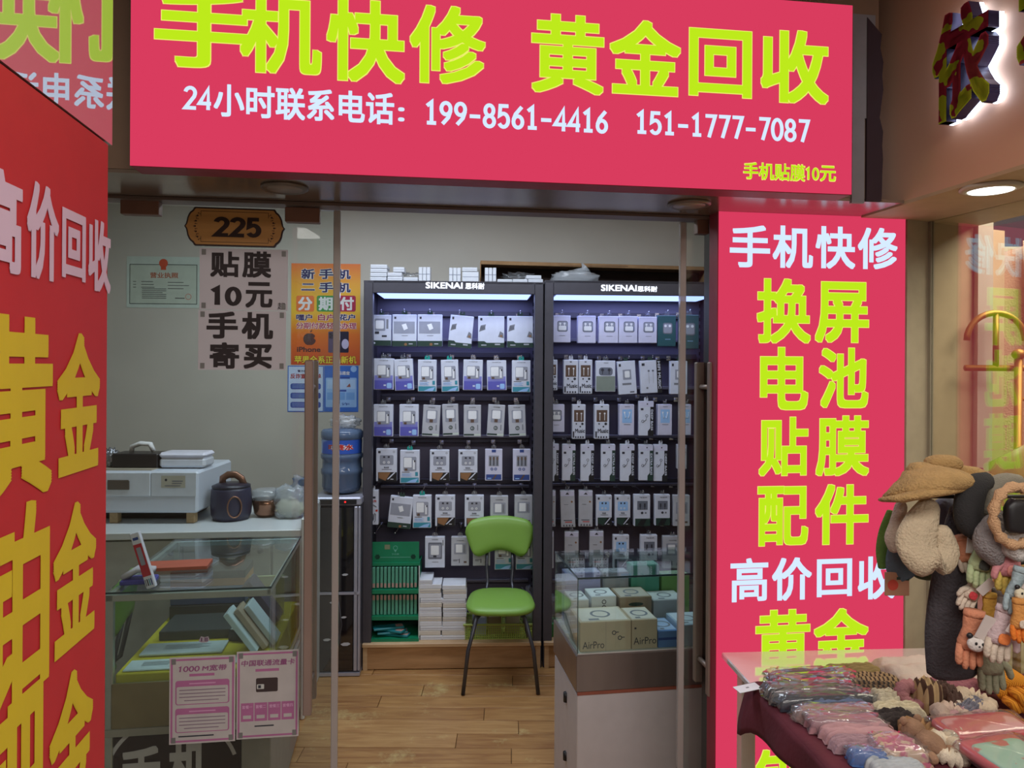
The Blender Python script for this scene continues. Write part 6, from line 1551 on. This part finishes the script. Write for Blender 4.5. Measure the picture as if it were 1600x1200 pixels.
def glove(lab, px, py, d, size, mat, tipm=None, rot=0.0, tagged=False, patch=None, grp='gloves hanging on the stand', facing=0.0, thumb=1, face=None, name='glove'):
    """hangs cuff up, fingers down; size = length"""
    c = P(px, py, d); t = thing(name, lab, 'gloves', c, R(facing), grp); t.rotation_euler = (0, R(rot), R(facing)); L = size; tipm = tipm or mat
    b = MB(); b.tube([(0, 0, L * .5), (0, 0, L * .36), (0, 0, L * .22), (0, 0, L * .0), (0, 0, -L * .12)], [L * .15, L * .165, L * .15, L * .21, L * .20], mat, 16, flat=([L * .10, L * .11, L * .10, L * .12, L * .10], (1, 0, 0)))
    b.build('palm', t)
    c_ = MB(); c_.tube([(0, 0, L * .52), (0, 0, L * .44), (0, 0, L * .40)], [L * .165, L * .175, L * .16], mat, 16, flat=([L * .115, L * .12, L * .11], (1, 0, 0))); c_.build('cuff', t)
    for k, (x, ln) in enumerate(((-.155, .26), (-.055, .32), (.05, .31), (.15, .25))):
        f = MB(); f.tube([(x * L, 0, -L * .06), (x * L * 1.08, -L * .02, -L * (.10 + ln * .5)), (x * L * 1.1, -L * .05, -L * (.12 + ln * .8)), (x * L * 1.1, -L * .06, -L * (.12 + ln))], [L * .06, L * .058, L * .055, L * .03], tipm, 9); f.build('finger', t)
    f = MB(); f.tube([(thumb * L * .13, -L * .02, L * .10), (thumb * L * .25, -L * .05, -L * .02), (thumb * L * .28, -L * .07, -L * .14), (thumb * L * .275, -L * .075, -L * .19)], [L * .07, L * .06, L * .055, L * .028], mat, 9); f.build('thumb', t)
    if patch: MB().blob((0, -L * .125, -L * .01), L * .10, L * .02, L * .09, patch, .7, .7).build('badge', t)
    if face:  # small round animal head, plain
        MB().blob((0, -L * .16, L * .02), L * .15, L * .08, L * .13, face, noise=.03).blob((-L * .12, -L * .15, L * .13), L * .05, L * .04, L * .05, BLACK).blob((L * .12, -L * .15, L * .13), L * .05, L * .04, L * .05, BLACK).build('plush_head', t)
        MB().blob((-L * .055, -L * .235, L * .04), L * .022, L * .01, L * .026, BLACK).blob((L * .055, -L * .235, L * .04), L * .022, L * .01, L * .026, BLACK).blob((0, -L * .245, L * .0), L * .016, L * .01, L * .012, BLACK).build('eye', t)
    if tagged:
        MB().box(-L * .11, L * .11, -.002, .0, 0, L * .40, mt((206, 196, 190), .6)).build('tag', t, (L * .02, -L * .20, L * .12), (R(8), R(14), 0))
        a = Pr(); a.ring(0, L * .26, L * .06, L * .075, INK2, 1); a.text('手套', -L * .045, L * .22, L * .045, L * .30, INK2, 1, .02); a.rect(-L * .08, L * .03, L * .08, L * .06, BLU3, 1); a.build('tag_print', t, (L * .02, -L * .203, L * .12), (R(8), R(14), 0))
    return t


MINT = sw((172, 184, 140)); SALM = sw((206, 136, 104)); PNKG = sw((204, 136, 140)); LBLU = sw((160, 178, 184)); CRMG = sw((206, 190, 172)); ORNG = sw((208, 140, 60)); GRYG = sw((150, 144, 144))
glove('orange peach glove with paper tag at the top of the glove stand', 1508, 868, 1.56, .085, SALM, CRMG, -12, True)
glove('mint green glove with dark bow next to the peach glove', 1532, 880, 1.53, .115, MINT, None, 10, False, sw((60, 62, 56)))
glove('rose pink glove with yellow fingertips on the glove stand', 1576, 888, 1.50, .12, PNKG, sw((206, 180, 90)), 6, False, sw((226, 150, 140)), thumb=-1)
glove('pale blue glove with cream plush head and paper tag', 1588, 926, 1.46, .10, LBLU, None, 14, True, None, face=sw((214, 206, 180)))
glove('cream glove with small red heart badge under the mint glove', 1516, 928, 1.54, .09, CRMG, None, 30, True, sw((190, 60, 66)), thumb=-1)
glove('yellow glove half hidden below the cream heart glove', 1546, 960, 1.53, .085, sw((206, 160, 70)), sw((176, 150, 110)), 0, False)
glove('grey glove hanging behind the yellow glove', 1564, 962, 1.56, .11, GRYG, None, 0, False)
glove('orange glove with cream palm at the edge of the glove stand', 1594, 972, 1.44, .09, sw((216, 150, 80)), sw((220, 120, 40)), 0, False, CRMG)
glove('salmon glove with white and black plush head and paper tag', 1516, 1002, 1.50, .125, SALM, None, 8, True, None, face=sw((220, 214, 208)))
glove('pale pink glove with orange badge and big paper tag', 1562, 994, 1.47, .12, sw((206, 184, 186)), CRMG, 14, True, sw((226, 130, 70)))
glove('ribbed grey green glove hanging behind the salmon glove', 1548, 1040, 1.56, .13, sw((150, 150, 124)), None, 0, False)
# bright orange knit gloves lying on the table
c = onT(1572, 1100, 0); t = thing('gloves_pair', 'pair of bright orange ribbed knit gloves lying on the table', 'gloves', c, .3); OR = bands((222, 150, 34), (190, 112, 18), 60, .9, 'wave', 'X')
for k in range(2):
    MB().tube([(-.0 + k * .02, .055, .05 + .024 * k), (.0 + k * .02, .0, .04 + .022 * k), (-.01 + k * .02, -.03, .032 + .02 * k)], [.034, .038, .04], OR, 16, flat=(.018, (1, 0, 0))).build('cuff', t)
    for i in range(5): MB().tube([(-.04 + .018 * i + k * .02, -.03, .03 + .02 * k), (-.046 + .021 * i + k * .02, -.055, .028 + .018 * k), (-.044 + .021 * i + k * .02, -.07, .012 + .016 * k)], [.011, .0115, .007], OR, 8).build('finger', t)

# ---------------------------------------------------------------- stand with hats and scarves
sx_, sy_ = P(1668, 800, 1.66).x, 1.66
t = thing('display_stand', 'dark rotating stand carrying hats scarves and gloves on the table', 'stand', (sx_, sy_, ZC + .001), 0); BK = mt((34, 33, 35), .4, .3)
MB().lathe([(.09, 0), (.09, .012), (.012, .03)], BK, 24).build('base', t); zt_ = P(1560, 752, 1.66).z - ZC
MB().tube([(0, 0, .02), (0, 0, zt_)], .012, BK, 12).build('pole', t)
for dx, dy, z in ((-.36, -.03, zt_ - .035), (-.27, -.04, zt_ - .075), (.12, 0, zt_ - .02), (-.23, -.12, zt_ - .165), (-.20, -.15, zt_ - .225), (-.23, -.12, zt_ - .275), (-.18, -.17, zt_ - .285), (.08, -.12, zt_ - .26)): MB().tube([(0, 0, z), (dx, dy, z + .004)], .0045, BK, 6).build('arm', t)


def hang(name, lab, cat, pts, r, f, mat, up=(1, 0, 0), d=1.62, n=12, extra=None):
    """pts in the view at depth d: list of (px,py,depth offset)"""
    W = [P(x, y, d + o_) for x, y, o_ in pts]; b = W[-1]
    fl_ = f if isinstance(f, (list, tuple)) else [f] * len(W)
    W, (r, f) = smooth_path(W, [list(r), list(fl_)])
    t = thing(name, lab, cat, b); MB().tube([p_ - b for p_ in W], r, mat, n, flat=(f, up), soft=True).build('fabric', t)
    if extra: extra(t, b)
    return t


mm = 1.62 / FPX
FUR = mt((176, 142, 92), .95, var=.12, scale=40, bump=.6); FUR2 = mt((196, 178, 150), .95, var=.1, scale=40, bump=.6); CHAR = mt((66, 62, 66), .95, var=.12, scale=30, bump=.5); GRYF = mt((142, 136, 136), .95, var=.12, scale=40, bump=.6)
# big tan plush hat with ear
h0 = P(1450, 790, 1.60); t = thing('plush_hat', 'tan plush hat with rounded ear lying over the stand', 'hat', h0, 0)
g = lambda x, y, o_=0: P(x, y, 1.60 + o_) - h0
MB().tube([g(1388, 776, -.02), g(1404, 767, -.04), g(1428, 757, -.05), g(1455, 748, -.05), g(1482, 749, -.03), g(1510, 752, .0), g(1545, 753, .03)], [.008, .018, .029, .031, .026, .015, .008], FUR, 18, flat=([.02, .045, .065, .07, .06, .04, .015], (0, 0, 1)), soft=True).build('crown', t)
MB().tube([g(1385, 780, -.05), g(1412, 778, -.09), g(1440, 770, -.10), g(1475, 765, -.09), g(1510, 760, -.04)], [.006, .010, .012, .011, .007], FUR, 12, flat=(.024, (0, 0, 1)), soft=True).build('brim', t)
MB().blob(tuple(g(1474, 724, -.02)), .040, .026, .019, FUR, .9, .9, .05, 3).build('ear', t); MB().blob(tuple(g(1440, 738, -.03)), .03, .03, .022, FUR, .9, .9, .08, 5).build('ear', t)
MB().tube([g(1500, 735, .02), g(1525, 738, .02), g(1550, 750, .03)], .012, FUR, 8).build('tie', t)
hang('scarf', 'cream plush scarf hanging in a broad loop under the tan hat', 'scarf', [(1452, 790, -.02), (1440, 820, -.04), (1432, 848, -.05), (1440, 870, -.06), (1462, 878, -.06), (1478, 862, -.05), (1470, 830, -.04)], [.022, .036, .044, .04, .032, .028, .02], .018, FUR2, (1, 0, 0), 1.58)
hang('mitten', 'long beige plush mitten hanging at the outer edge of the stand', 'mitten', [(1408, 790, 0), (1402, 820, -.01), (1396, 842, -.01), (1396, 858, -.01)], [.012, .017, .019, .010], .014, mt((190, 172, 156), .95, bump=.5, scale=40), (1, 0, 0), 1.60)
hang('scarf', 'bright green strip hanging outermost beside the red sign', 'scarf', [(1392, 800, .04), (1382, 830, .04), (1378, 860, .04), (1380, 886, .04)], [.010, .013, .014, .012], .006, sw((96, 130, 62)), (1, 0, 0), 1.62)
hang('drawstring_bag', 'slate blue cloth bag hanging below the beige mitten', 'bag', [(1402, 858, .02), (1404, 874, .02), (1410, 890, .02), (1416, 900, .02)], [.022, .030, .036, .034], .012, sw((86, 100, 112)), (1, 0, 0), 1.62)
hang('scarf', 'dark green scarf hanging behind the cream plush scarf', 'scarf', [(1416, 830, .05), (1432, 860, .05), (1446, 885, .05), (1456, 898, .05)], [.02, .034, .036, .02], .010, sw((74, 88, 62)), (1, 0, 0), 1.64)
q0 = P(1402, 931, 1.63); t = thing('hang_card', 'tan card with red strawberry print hanging under the slate bag', 'card', q0, 0)
MB().box(-.027, .027, 0, .004, 0, .052, mt((176, 128, 100), .7), .001).build('card_body', t); a = Pr(); a.disc(-.010, .024, .012, mt((196, 70, 54), .6), 1); a.rect(-.002, .036, .006, .042, DGRN, 2); a.rect(.018, .034, .026, .046, DGRN, 1); a.build('print', t)
hang('headband', 'wide black knitted headband looped over the stand', 'headband', [(1540, 752, -.03), (1524, 758, -.05), (1514, 785, -.06), (1514, 815, -.06), (1522, 835, -.05)], [.018, .026, .030, .028, .014], .02, mt((40, 39, 40), .9, bump=.3, scale=60), (1, 0, 0), 1.58)
hang('headband', 'olive grey headband behind the black headband', 'headband', [(1590, 756, 0), (1566, 754, -.02), (1548, 768, -.03), (1544, 800, -.03)], [.02, .02, .02, .012], .016, mt((132, 126, 112), .9, bump=.3, scale=60), (0, 0, 1), 1.58)
hang('scarf', 'long charcoal plush scarf hanging down to the table', 'scarf', [(1510, 800, .0), (1500, 850, -.01), (1490, 920, -.01), (1486, 990, -.01), (1490, 1048, -.01)], [.034, .042, .050, .056, .058], .026, CHAR, (1, 0, 0), 1.60, 16)
hang('scarf', 'pale pink plush strip along the charcoal scarf', 'scarf', [(1476, 870, .01), (1468, 910, .02), (1464, 960, .02), (1462, 1020, .02)], [.010, .010, .008, .008], .010, mt((190, 164, 152), .95, bump=.5, scale=40), (1, 0, 0), 1.62)
hang('ear_muff', 'grey fluffy ear muff hanging beside the black headband', 'ear muff', [(1560, 810, -.02), (1550, 830, -.04), (1548, 852, -.04), (1552, 872, -.03)], [.016, .032, .034, .018], .024, GRYF, (1, 0, 0), 1.54)
hang('ear_muff', 'grey white fluffy band hanging at the edge of the stand', 'ear muff', [(1612, 800, -.04), (1596, 830, -.04), (1580, 850, -.04), (1590, 868, -.04)], [.02, .026, .026, .014], .018, mt((196, 190, 186), .95, bump=.6, scale=40), (1, 0, 0), 1.52)
c0_ = P(1588, 806, 1.46); t = thing('hair_band', 'peach fluffy hair band with black bow at the edge of the stand', 'hair band', c0_)
MB().tube([(.046 * math.cos(R(a_)), 0, .058 * math.sin(R(a_))) for a_ in range(0, 360, 12)], [.010 + .003 * math.sin(a_ * .2) for a_ in range(0, 360, 12)], mt((206, 164, 124), .95, bump=.6, scale=60), 9, closed=True).build('band', t)
MB().blob((.0, -.004, .0), .026, .014, .034, BLACK, .6, .6, .1, 2).build('bow', t)
hang('winter_hat', 'dim blue grey folded cap behind the cream plush scarf', 'cap', [(1470, 790, .06), (1484, 810, .06), (1494, 830, .06)], [.03, .045, .03], .02, mt((104, 108, 128), .9, bump=.3), (1, 0, 0), 1.62)

# ---------------------------------------------------------------- finish
for o in (fo,): bpy.data.objects.remove(o)
